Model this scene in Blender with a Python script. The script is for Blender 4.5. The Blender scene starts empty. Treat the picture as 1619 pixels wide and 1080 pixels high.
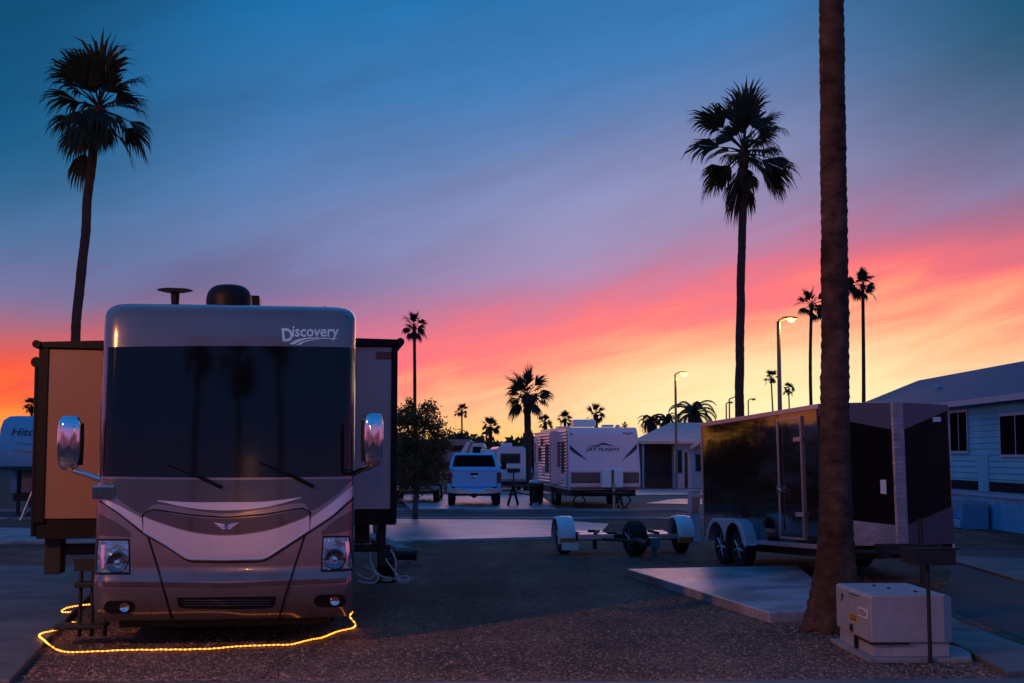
import bpy, bmesh, math, random
from mathutils import Vector, Matrix, Euler
PI = math.pi
R = math.radians
S = bpy.context.scene
COL = S.collection

# ------------------------------------------------------------------ camera
FPX, CX, CY, CAMZ = 2100.0, 809.5, 540.0, 1.9
PITCH = math.atan(180.0 / FPX)
cam_d = bpy.data.cameras.new('camera')
cam_d.sensor_width = 36.0
cam_d.lens = FPX / 1619.0 * 36.0
cam_d.clip_start, cam_d.clip_end = 0.1, 3000
cam = bpy.data.objects.new('camera', cam_d)
COL.objects.link(cam)
cam.location = (0, 0, CAMZ)
cam.rotation_euler = (PI / 2 + PITCH, 0, 0)
S.camera = cam
S.view_settings.view_transform = 'Standard'
S.view_settings.look = 'None'
S.view_settings.exposure = 0.0
S.view_settings.gamma = 1.0


def ray(px, py):
    u = (px - CX) / FPX
    v = (CY - py) / FPX
    return Vector((u, math.cos(PITCH) - v * math.sin(PITCH), math.sin(PITCH) + v * math.cos(PITCH)))


def at(px, py, d):
    """the point at depth d (metres ahead of the viewpoint) seen at a place in the photograph"""
    r = ray(px, py)
    return Vector((0, 0, CAMZ)) + r * (d / r.y)


def G(px, py):
    r = ray(px, py)
    k = -CAMZ / r.z
    return Vector((r.x * k, r.y * k, 0))


def proj(p):
    q = p - Vector((0, 0, CAMZ))
    f = q.y * math.cos(PITCH) + q.z * math.sin(PITCH)
    up = -q.y * math.sin(PITCH) + q.z * math.cos(PITCH)
    return CX + FPX * q.x / f, CY - FPX * up / f


# ------------------------------------------------------------------ materials
def lin(c):
    return tuple(((x / 255.0) / 12.92 if x / 255.0 <= 0.04045 else ((x / 255.0 + 0.055) / 1.055) ** 2.4) for x in c)


def mat(name, col, rough=0.6, metal=0.0, vary=0.25, scale=6.0, bump=0.0, bscale=40.0, coat=0.0, spec=0.5, emit=None, estr=0.0,
        stretch=(1, 1, 1), trans=0.0, rvary=0.0, thin=None, stain=0.0):
    m = bpy.data.materials.new(name)
    m.use_nodes = True
    nt = m.node_tree
    b = nt.nodes['Principled BSDF']
    b.inputs['Roughness'].default_value = rough
    b.inputs['Metallic'].default_value = metal
    b.inputs['Coat Weight'].default_value = coat
    b.inputs['Coat Roughness'].default_value = 0.05
    b.inputs['Specular IOR Level'].default_value = spec
    tc = nt.nodes.new('ShaderNodeTexCoord')
    mp = nt.nodes.new('ShaderNodeMapping')
    mp.inputs['Scale'].default_value = stretch
    nt.links.new(tc.outputs['Object'], mp.inputs['Vector'])
    n = nt.nodes.new('ShaderNodeTexNoise')
    n.inputs['Scale'].default_value = scale
    n.inputs['Detail'].default_value = 6
    n.inputs['Roughness'].default_value = 0.62
    nt.links.new(mp.outputs['Vector'], n.inputs['Vector'])
    r = nt.nodes.new('ShaderNodeValToRGB')
    r.color_ramp.elements[0].position = 0.3
    r.color_ramp.elements[1].position = 0.72
    r.color_ramp.elements[0].color = tuple(c * (1 - vary) for c in col) + (1,)
    r.color_ramp.elements[1].color = tuple(min(1, c * (1 + vary)) for c in col) + (1,)
    nt.links.new(n.outputs['Fac'], r.inputs['Fac'])
    nt.links.new(r.outputs['Color'], b.inputs['Base Color'])
    if stain:                                            # broad blotches with a shape of their own
        n4 = nt.nodes.new('ShaderNodeTexNoise')
        n4.inputs['Scale'].default_value = stain
        n4.inputs['Detail'].default_value = 8
        n4.inputs['Distortion'].default_value = 1.2
        nt.links.new(tc.outputs['Object'], n4.inputs['Vector'])
        r4 = nt.nodes.new('ShaderNodeValToRGB')
        r4.color_ramp.elements[0].position, r4.color_ramp.elements[1].position = 0.36, 0.6
        r4.color_ramp.elements[0].color = (0.52, 0.49, 0.47, 1)
        r4.color_ramp.elements[1].color = (1, 1, 1, 1)
        nt.links.new(n4.outputs['Fac'], r4.inputs['Fac'])
        m4 = nt.nodes.new('ShaderNodeMix')
        m4.data_type = 'RGBA'
        m4.blend_type = 'MULTIPLY'
        m4.inputs['Factor'].default_value = 1
        nt.links.new(r.outputs['Color'], m4.inputs['A'])
        nt.links.new(r4.outputs['Color'], m4.inputs['B'])
        nt.links.new(m4.outputs['Result'], b.inputs['Base Color'])
    if rvary:
        mr = nt.nodes.new('ShaderNodeMapRange')
        mr.inputs['To Min'].default_value = max(0.02, rough - rvary)
        mr.inputs['To Max'].default_value = rough + rvary
        nt.links.new(n.outputs['Fac'], mr.inputs['Value'])
        nt.links.new(mr.outputs['Result'], b.inputs['Roughness'])
    if bump:
        n2 = nt.nodes.new('ShaderNodeTexNoise')
        n2.inputs['Scale'].default_value = bscale
        n2.inputs['Detail'].default_value = 5
        nt.links.new(mp.outputs['Vector'], n2.inputs['Vector'])
        bp = nt.nodes.new('ShaderNodeBump')
        bp.inputs['Strength'].default_value = bump
        bp.inputs['Distance'].default_value = 0.02
        nt.links.new(n2.outputs['Fac'], bp.inputs['Height'])
        nt.links.new(bp.outputs['Normal'], b.inputs['Normal'])
    if emit:
        b.inputs['Emission Color'].default_value = tuple(emit) + (1,)
        b.inputs['Emission Strength'].default_value = estr
    if thin:                                             # light passing through a leaf
        tl = nt.nodes.new('ShaderNodeBsdfTranslucent')
        tl.inputs['Color'].default_value = tuple(thin) + (1,)
        ms = nt.nodes.new('ShaderNodeMixShader')
        ms.inputs[0].default_value = 0.4
        nt.links.new(b.outputs[0], ms.inputs[1])
        nt.links.new(tl.outputs[0], ms.inputs[2])
        nt.links.new(ms.outputs[0], nt.nodes['Material Output'].inputs['Surface'])
    return m


M = {}
M['coach_paint'] = mat('coach_paint', (0.21, 0.165, 0.165), 0.2, 0.7, 0.10, 1.2, coat=0.9, rvary=0.06)
M['coach_dark'] = mat('coach_dark', (0.07, 0.052, 0.052), 0.24, 0.5, 0.10, 1.2, coat=0.8, rvary=0.06)
M['coach_silver'] = mat('coach_silver', (0.60, 0.54, 0.60), 0.26, 0.6, 0.05, 3, coat=0.5)
M['coach_tan_lit'] = mat('coach_tan_lit', (0.27, 0.135, 0.092), 0.45, 0.0, 0.05, 2, coat=0.1)  # tan slide panel with the lamp's orange light put into the colour
M['coach_grey'] = mat('coach_grey', (0.42, 0.36, 0.36), 0.35, 0.0, 0.05, 2, coat=0.2)
M['black_glass'] = mat('black_glass', (0.004, 0.004, 0.006), 0.06, 0.0, 0.3, 2, spec=0.38)
M['window_glass'] = mat('window_glass', (0.015, 0.015, 0.02), 0.06, 0.0, 0.3, 2)
M['black_plastic'] = mat('black_plastic', (0.006, 0.005, 0.006), 0.5, 0, 0.3, 12, spec=0.22)
M['black_metal'] = mat('black_metal', (0.008, 0.007, 0.007), 0.6, 0.0, 0.35, 14, bump=0.15, bscale=60)
M['rubber'] = mat('rubber', (0.012, 0.011, 0.011), 0.85, 0, 0.4, 20, bump=0.3, bscale=40)
M['chrome'] = mat('chrome', (0.82, 0.82, 0.84), 0.08, 1.0, 0.03, 3)
M['steel'] = mat('steel', (0.42, 0.42, 0.43), 0.35, 0.9, 0.2, 8, bump=0.05)
M['alloy'] = mat('alloy', (0.5, 0.5, 0.52), 0.3, 0.9, 0.1, 8)
M['lens'] = mat('lens', (0.22, 0.50, 0.68), 0.08, 0.85, 0.75, 9, coat=1.0, bump=0.5, bscale=14)  # blue sky reflection and its bright patches put into the lens colour
M['lens_bowl'] = mat('lens_bowl', (0.12, 0.15, 0.18), 0.1, 0.9, 0.3, 40, coat=1.0)
M['letter_blue'] = mat('letter_blue', (0.45, 0.78, 0.9), 0.25, 0.2, 0.03, 4)
M['gravel_ground'] = None
M['asphalt'] = mat('asphalt', (0.045, 0.043, 0.044), 0.8, 0, 0.35, 1.3, bump=0.5, bscale=90, rvary=0.1)
M['concrete'] = mat('concrete', (0.33, 0.31, 0.30), 0.62, 0, 0.25, 14, bump=0.25, bscale=60, rvary=0.18, stain=0.7)
M['concrete_pale'] = mat('concrete_pale', (0.42, 0.38, 0.40), 0.34, 0, 0.22, 12, bump=0.25, bscale=50, rvary=0.2, stain=0.75)
M['concrete_dark'] = mat('concrete_dark', (0.13, 0.125, 0.125), 0.6, 0, 0.3, 12, bump=0.3, bscale=50, rvary=0.15, stain=0.8)
M['dirt'] = mat('dirt', (0.20, 0.14, 0.095), 0.95, 0, 0.3, 2.5, bump=0.6, bscale=35)
M['pebble_a'] = mat('pebble_a', (0.25, 0.15, 0.11), 0.8, 0, 0.6, 30)
M['litter'] = mat('litter', (0.26, 0.17, 0.11), 0.9, 0, 0.5, 3)
M['trunk_near'] = mat('trunk_near', (0.105, 0.058, 0.042), 0.95, 0, 0.6, 5, bump=1.0, bscale=22, stretch=(1, 1, 1.6), spec=0.2, stain=1.3)
M['trunk'] = mat('trunk', (0.055, 0.032, 0.025), 0.9, 0, 0.4, 6, bump=0.5, bscale=25, stretch=(1, 1, 3))
M['frond'] = mat('frond', (0.028, 0.036, 0.02), 0.6, 0, 0.4, 3, thin=(0.06, 0.05, 0.02), spec=0.3)
M['frond_dry'] = mat('frond_dry', (0.07, 0.035, 0.02), 0.85, 0, 0.4, 5)
M['leaf'] = mat('leaf', (0.055, 0.062, 0.025), 0.6, 0, 0.5, 3, thin=(0.32, 0.17, 0.04))
M['bark'] = mat('bark', (0.13, 0.11, 0.10), 0.9, 0, 0.35, 12, bump=0.6, bscale=30)
M['far_leaf'] = mat('far_leaf', (0.06, 0.055, 0.025), 0.8, 0, 0.5, 0.5, thin=(0.17, 0.10, 0.03))
M['white_rv'] = mat('white_rv', (0.66, 0.66, 0.68), 0.35, 0, 0.06, 1.5, coat=0.3)
M['white_alu'] = mat('white_alu', (0.82, 0.78, 0.78), 0.2, 0.85, 0.06, 2)
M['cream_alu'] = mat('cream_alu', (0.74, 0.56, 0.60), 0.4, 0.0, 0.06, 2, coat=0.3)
M['rv_grey'] = mat('rv_grey', (0.22, 0.20, 0.21), 0.4, 0, 0.1, 2)
M['rv_brown'] = mat('rv_brown', (0.15, 0.105, 0.09), 0.4, 0, 0.1, 2)
M['decal_dark'] = mat('decal_dark', (0.03, 0.028, 0.04), 0.35, 0, 0.1, 4)
M['lp_white'] = mat('lp_white', (0.78, 0.78, 0.8), 0.4, 0, 0.04, 3, coat=0.3)
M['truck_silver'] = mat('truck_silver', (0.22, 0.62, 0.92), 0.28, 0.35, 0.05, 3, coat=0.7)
M['truck_dark'] = mat('truck_dark', (0.05, 0.045, 0.045), 0.28, 0.3, 0.05, 3, coat=0.7)
M['tail_red'] = mat('tail_red', (0.30, 0.02, 0.02), 0.15, 0, 0.1, 8, coat=0.8)
M['teal_paint'] = mat('teal_paint', (0.03, 0.24, 0.33), 0.25, 0.2, 0.05, 3, coat=0.8)
M['trailer_black'] = mat('trailer_black', (0.010, 0.0035, 0.004), 0.05, 0.0, 0.3, 1.5, bump=0.22, bscale=1.6, coat=0.35, spec=0.6, stretch=(1, 1, 0.5))
M['trailer_trim'] = mat('trailer_trim', (0.55, 0.52, 0.54), 0.3, 0.8, 0.12, 6, bump=0.04)
M['trailer_front'] = mat('trailer_front', (0.006, 0.0035, 0.0045), 0.45, 0.0, 0.3, 2, spec=0.08)
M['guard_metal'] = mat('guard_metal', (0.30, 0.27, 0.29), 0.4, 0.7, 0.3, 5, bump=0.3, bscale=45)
M['nose_cap'] = mat('nose_cap', (0.10, 0.088, 0.12), 0.4, 0.25, 0.06, 3)
M['guard_shaded'] = mat('guard_shaded', (0.045, 0.048, 0.07), 0.45, 0.2, 0.08, 3)  # darker guard metal for the right half, its shade put into the colour
M['dark_glass'] = mat('dark_glass', (0.007, 0.007, 0.010), 0.9, 0, 0.3, 2, spec=0.0)
M['fender_blue'] = mat('fender_blue', (0.55, 0.60, 0.66), 0.35, 0.3, 0.08, 4, coat=0.3)
M['dolly_white'] = mat('dolly_white', (0.70, 0.73, 0.76), 0.35, 0, 0.08, 5, coat=0.3)
M['dolly_steel'] = mat('dolly_steel', (0.5, 0.52, 0.56), 0.3, 0.7, 0.15, 8)
M['amber'] = mat('amber', (0.4, 0.12, 0.02), 0.3, 0, 0.1, 8)
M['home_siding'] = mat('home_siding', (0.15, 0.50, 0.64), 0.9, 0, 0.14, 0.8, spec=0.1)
M['home_skirt'] = mat('home_skirt', (0.06, 0.40, 0.58), 0.5, 0, 0.08, 2)
M['home_roof'] = mat('home_roof', (0.06, 0.12, 0.18), 0.75, 0, 0.2, 3, bump=0.3, bscale=30)
M['home_trim'] = mat('home_trim', (0.13, 0.36, 0.52), 0.5, 0, 0.05, 3)
M['shutter'] = mat('shutter', (0.03, 0.028, 0.035), 0.9, 0, 0.1, 5, spec=0.0)
M['house_wall'] = mat('house_wall', (0.52, 0.47, 0.48), 0.7, 0, 0.06, 2)
M['house_roof'] = mat('house_roof', (0.45, 0.40, 0.38), 0.7, 0, 0.12, 2)
M['carport_dark'] = mat('carport_dark', (0.055, 0.035, 0.03), 0.8, 0, 0.2, 3)
M['pole'] = mat('pole', (0.26, 0.19, 0.13), 0.5, 0.4, 0.12, 8)
M['lamp_on'] = mat('lamp_on', (0.9, 0.8, 0.6), 0.4, 0, 0.02, 3, emit=(1.0, 0.50, 0.03), estr=16.0)
M['lamp_far'] = mat('lamp_far', (0.9, 0.8, 0.6), 0.4, 0, 0.02, 3, emit=(1.0, 0.78, 0.35), estr=3.0)
M['lamp_off'] = mat('lamp_off', (0.35, 0.33, 0.3), 0.3, 0, 0.05, 5)
M['box_paint'] = mat('box_paint', (0.33, 0.315, 0.33), 0.5, 0, 0.14, 7, bump=0.08, bscale=30)
M['label_white'] = mat('label_white', (0.72, 0.68, 0.66), 0.5, 0, 0.05, 9)
M['label_yellow'] = mat('label_yellow', (0.55, 0.27, 0.02), 0.5, 0, 0.15, 30)
M['ink'] = mat('ink', (0.02, 0.018, 0.02), 0.6, 0, 0.1, 9)
M['post_paint'] = mat('post_paint', (0.33, 0.36, 0.42), 0.5, 0.1, 0.08, 5)
M['rope_bulb'] = mat('rope_bulb', (1, 0.6, 0.2), 0.4, 0, 0.02, 3, emit=(1.0, 0.38, 0.035), estr=4.0)
M['rope_tube'] = mat('rope_tube', (0.6, 0.3, 0.08), 0.3, 0, 0.05, 9, emit=(1.0, 0.25, 0.012), estr=2.2)
M['cord_white'] = mat('cord_white', (0.6, 0.62, 0.64), 0.45, 0, 0.08, 20)
M['wood_grey'] = mat('wood_grey', (0.24, 0.20, 0.19), 0.8, 0, 0.3, 6, bump=0.3, bscale=20, stretch=(0.3, 3, 3))
M['hose_brown'] = mat('hose_brown', (0.035, 0.025, 0.024), 0.6, 0, 0.2, 9)


def gravel_material():
    m = bpy.data.materials.new('gravel_ground')
    m.use_nodes = True
    nt = m.node_tree
    b = nt.nodes['Principled BSDF']
    b.inputs['Roughness'].default_value = 0.9
    b.inputs['Specular IOR Level'].default_value = 0.3
    tc = nt.nodes.new('ShaderNodeTexCoord')
    vo = nt.nodes.new('ShaderNodeTexVoronoi')
    vo.inputs['Scale'].default_value = 26
    nt.links.new(tc.outputs['Object'], vo.inputs['Vector'])
    r = nt.nodes.new('ShaderNodeValToRGB')
    cols = [(0.0, (0.10, 0.054, 0.038)), (0.35, (0.21, 0.118, 0.078)), (0.65, (0.165, 0.095, 0.07)), (0.85, (0.31, 0.18, 0.125)), (1.0, (0.40, 0.25, 0.18))]
    e = r.color_ramp.elements
    e[0].position, e[0].color = cols[0][0], cols[0][1] + (1,)
    e[1].position, e[1].color = cols[-1][0], cols[-1][1] + (1,)
    for p, c in cols[1:-1]:
        q = e.new(p)
        q.color = c + (1,)
    sp = nt.nodes.new('ShaderNodeSeparateColor')
    nt.links.new(vo.outputs['Color'], sp.inputs['Color'])
    nt.links.new(sp.outputs['Red'], r.inputs['Fac'])
    n = nt.nodes.new('ShaderNodeTexNoise')
    n.inputs['Scale'].default_value = 0.45
    n.inputs['Detail'].default_value = 7
    nt.links.new(tc.outputs['Object'], n.inputs['Vector'])
    r2 = nt.nodes.new('ShaderNodeValToRGB')
    r2.color_ramp.elements[0].position, r2.color_ramp.elements[1].position = 0.35, 0.7
    r2.color_ramp.elements[0].color = (0.36, 0.34, 0.35, 1)
    r2.color_ramp.elements[1].color = (1.1, 1.05, 1.0, 1)
    n.inputs['Roughness'].default_value = 0.7
    nt.links.new(n.outputs['Fac'], r2.inputs['Fac'])
    mx = nt.nodes.new('ShaderNodeMix')
    mx.data_type = 'RGBA'
    mx.blend_type = 'MULTIPLY'
    mx.inputs['Factor'].default_value = 1
    nt.links.new(r.outputs['Color'], mx.inputs['A'])
    nt.links.new(r2.outputs['Color'], mx.inputs['B'])
    # worn, finer tracks running in from the street
    mp = nt.nodes.new('ShaderNodeMapping')
    mp.inputs['Scale'].default_value = (1.25, 0.10, 1)
    mp.inputs['Rotation'].default_value = (0, 0, 0.25)
    nt.links.new(tc.outputs['Object'], mp.inputs['Vector'])
    n5 = nt.nodes.new('ShaderNodeTexNoise')
    n5.inputs['Scale'].default_value = 1.0
    n5.inputs['Detail'].default_value = 4
    n5.inputs['Distortion'].default_value = 0.5
    nt.links.new(mp.outputs['Vector'], n5.inputs['Vector'])
    r5 = nt.nodes.new('ShaderNodeValToRGB')
    r5.color_ramp.elements[0].position, r5.color_ramp.elements[1].position = 0.38, 0.62
    r5.color_ramp.elements[0].color = (0.62, 0.60, 0.60, 1)
    r5.color_ramp.elements[1].color = (1.12, 1.1, 1.08, 1)
    nt.links.new(n5.outputs['Fac'], r5.inputs['Fac'])
    m5 = nt.nodes.new('ShaderNodeMix')
    m5.data_type = 'RGBA'
    m5.blend_type = 'MULTIPLY'
    m5.inputs['Factor'].default_value = 1
    nt.links.new(mx.outputs['Result'], m5.inputs['A'])
    nt.links.new(r5.outputs['Color'], m5.inputs['B'])
    nt.links.new(m5.outputs['Result'], b.inputs['Base Color'])
    bp = nt.nodes.new('ShaderNodeBump')
    bp.inputs['Strength'].default_value = 0.9
    bp.inputs['Distance'].default_value = 0.03
    bp.invert = True
    nt.links.new(vo.outputs['Distance'], bp.inputs['Height'])
    n3 = nt.nodes.new('ShaderNodeTexNoise')
    n3.inputs['Scale'].default_value = 3.0
    n3.inputs['Detail'].default_value = 4
    nt.links.new(tc.outputs['Object'], n3.inputs['Vector'])
    bp2 = nt.nodes.new('ShaderNodeBump')
    bp2.inputs['Strength'].default_value = 0.6
    bp2.inputs['Distance'].default_value = 0.12
    nt.links.new(n3.outputs['Fac'], bp2.inputs['Height'])
    nt.links.new(bp2.outputs['Normal'], bp.inputs['Normal'])
    nt.links.new(bp.outputs['Normal'], b.inputs['Normal'])
    return m


M['gravel_ground'] = gravel_material()


# ------------------------------------------------------------------ mesh collector
class MB:
    def __init__(self):
        self.v, self.f = [], []

    def add(self, vs, fs):
        o = len(self.v)
        self.v += [tuple(p) for p in vs]
        self.f += [tuple(o + i for i in f) for f in fs]
        return self

    def quad(self, a, b, c, d):
        return self.add([a, b, c, d], [(0, 1, 2, 3)])

    def box(self, x0, x1, y0, y1, z0, z1):
        x0, x1 = min(x0, x1), max(x0, x1)
        y0, y1 = min(y0, y1), max(y0, y1)
        z0, z1 = min(z0, z1), max(z0, z1)
        return self.add([(x0, y0, z0), (x1, y0, z0), (x1, y1, z0), (x0, y1, z0), (x0, y0, z1), (x1, y0, z1), (x1, y1, z1), (x0, y1, z1)],
                        [(0, 3, 2, 1), (4, 5, 6, 7), (0, 1, 5, 4), (1, 2, 6, 5), (2, 3, 7, 6), (3, 0, 4, 7)])

    def prism(self, poly, axis, a, b):
        """poly: outline in the other two axes (order x,y,z without axis), pushed from a to b along axis"""
        def P(q, t):
            return {'x': (t, q[0], q[1]), 'y': (q[0], t, q[1]), 'z': (q[0], q[1], t)}[axis]
        n = len(poly)
        return self.add([P(q, a) for q in poly] + [P(q, b) for q in poly],
                        [tuple(range(n))[::-1], tuple(range(n, 2 * n))] + [(i, (i + 1) % n, n + (i + 1) % n, n + i) for i in range(n)])

    def tube(self, pts, r, n=8, cap=True):
        pts = [Vector(p) for p in pts]
        rs = r if isinstance(r, (list, tuple)) else [r] * len(pts)
        vs, fs = [], []
        side = None
        for i, p in enumerate(pts):
            t = (pts[min(i + 1, len(pts) - 1)] - pts[max(i - 1, 0)])
            if t.length < 1e-9:
                t = Vector((0, 0, 1))
            t.normalize()
            if side is None:
                side = t.cross(Vector((0, 0, 1)) if abs(t.z) < 0.9 else Vector((0, 1, 0))).normalized()
            else:
                side = (side - t * side.dot(t))
                side = side.normalized() if side.length > 1e-6 else t.orthogonal().normalized()
            up = side.cross(t)
            for k in range(n):
                a = 2 * PI * k / n
                vs.append(p + (side * math.cos(a) + up * math.sin(a)) * rs[i])
        m = len(pts)
        for i in range(m - 1):
            for k in range(n):
                k2 = (k + 1) % n
                fs.append((i * n + k, i * n + k2, (i + 1) * n + k2, (i + 1) * n + k))
        if cap:
            fs.append(tuple(range(n))[::-1])
            fs.append(tuple((m - 1) * n + k for k in range(n)))
        return self.add(vs, fs)

    def cyl(self, p, q, r, n=20, r2=None):
        return self.tube([p, q], [r, r if r2 is None else r2], n)

    def lathe(self, prof, origin, axis='x', n=28):
        """prof: (along, radius) pairs turned about the axis through origin"""
        o = Vector(origin)
        vs, fs = [], []
        for a, r in prof:
            for k in range(n):
                t = 2 * PI * k / n
                c, s = r * math.cos(t), r * math.sin(t)
                vs.append(o + {'x': Vector((a, c, s)), 'y': Vector((c, a, s)), 'z': Vector((c, s, a))}[axis])
        for i in range(len(prof) - 1):
            for k in range(n):
                fs.append((i * n + k, i * n + (k + 1) % n, (i + 1) * n + (k + 1) % n, (i + 1) * n + k))
        if prof[0][1] > 1e-6:
            fs.append(tuple(range(n)))
        if prof[-1][1] > 1e-6:
            fs.append(tuple((len(prof) - 1) * n + k for k in range(n)))
        return self.add(vs, fs)

    def grid(self, rows, close=False):
        n = len(rows[0])
        vs = [p for r in rows for p in r]
        fs = []
        for i in range(len(rows) - 1):
            for k in range(n if close else n - 1):
                fs.append((i * n + k, i * n + (k + 1) % n, (i + 1) * n + (k + 1) % n, (i + 1) * n + k))
        return self.add(vs, fs)

    def build(self, name, material, parent=None, smooth=False, bevel=0.0, fix=True):
        me = bpy.data.meshes.new(name)
        me.from_pydata(self.v, [], self.f)
        if fix:
            bm = bmesh.new()
            bm.from_mesh(me)
            bmesh.ops.recalc_face_normals(bm, faces=bm.faces)
            bm.to_mesh(me)
            bm.free()
        o = bpy.data.objects.new(name, me)
        COL.objects.link(o)
        me.materials.append(material)
        if smooth:
            for p in me.polygons:
                p.use_smooth = True
            if smooth != 'all':
                me.set_sharp_from_angle(angle=R(40))
        if bevel:
            md = o.modifiers.new('bevel', 'BEVEL')
            md.width = bevel
            md.segments = 2
            md.limit_method = 'ANGLE'
        if parent is not None:
            o.parent = parent
        return o


def tag(o, label=None, cat=None, group=None, kind=None):
    if label:
        o['label'] = label
    if cat:
        o['category'] = cat
    if group:
        o['group'] = group
    if kind:
        o['kind'] = kind
    return o


def empty(name, loc, rz=0.0, label=None, cat=None, group=None, rx=0.0):
    o = bpy.data.objects.new(name, None)
    COL.objects.link(o)
    o.location = loc
    o.rotation_euler = (rx, 0, rz)
    o.empty_display_size = 0.3
    return tag(o, label, cat, group)


def children(o):
    return [c for c in COL.objects if c.parent == o]


def copy_tree(o, parent=None):
    c = o.copy()
    COL.objects.link(c)
    if parent is not None:
        c.parent = parent
    for ch in children(o):
        copy_tree(ch, c)
    return c


def text_verts(s, size=1.0, shear=0.0, ext=0.0, bold=0.0):
    """flat lettering as (verts, faces) in its own x,y plane, bottom-left at 0,0, scaled to unit height"""
    cu = bpy.data.curves.new('lettering', 'FONT')
    cu.body = s
    cu.shear = shear
    cu.offset = bold
    cu.extrude = ext
    cu.resolution_u = 3
    ob = bpy.data.objects.new('lettering', cu)
    COL.objects.link(ob)
    dg = bpy.context.evaluated_depsgraph_get()
    me = bpy.data.meshes.new_from_object(ob.evaluated_get(dg))
    vs = [v.co.copy() for v in me.vertices]
    fs = [tuple(p.vertices) for p in me.polygons]
    bpy.data.objects.remove(ob)
    bpy.data.curves.remove(cu)
    bpy.data.meshes.remove(me)
    x0, x1 = min(v.x for v in vs), max(v.x for v in vs)
    y0, y1 = min(v.y for v in vs), max(v.y for v in vs)
    return [((v.x - x0) / (x1 - x0), (v.y - y0) / (y1 - y0)) for v in vs], fs


def lettering(name, s, mp, material, parent, shear=0.0, bold=0.0):
    """mp maps the unit square (u to the right, w up) to a 3D point"""
    vs, fs = text_verts(s, shear=shear, bold=bold)
    mb = MB()
    mb.add([mp(u, w) for u, w in vs], fs)
    return mb.build(name, material, parent, fix=False)


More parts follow.
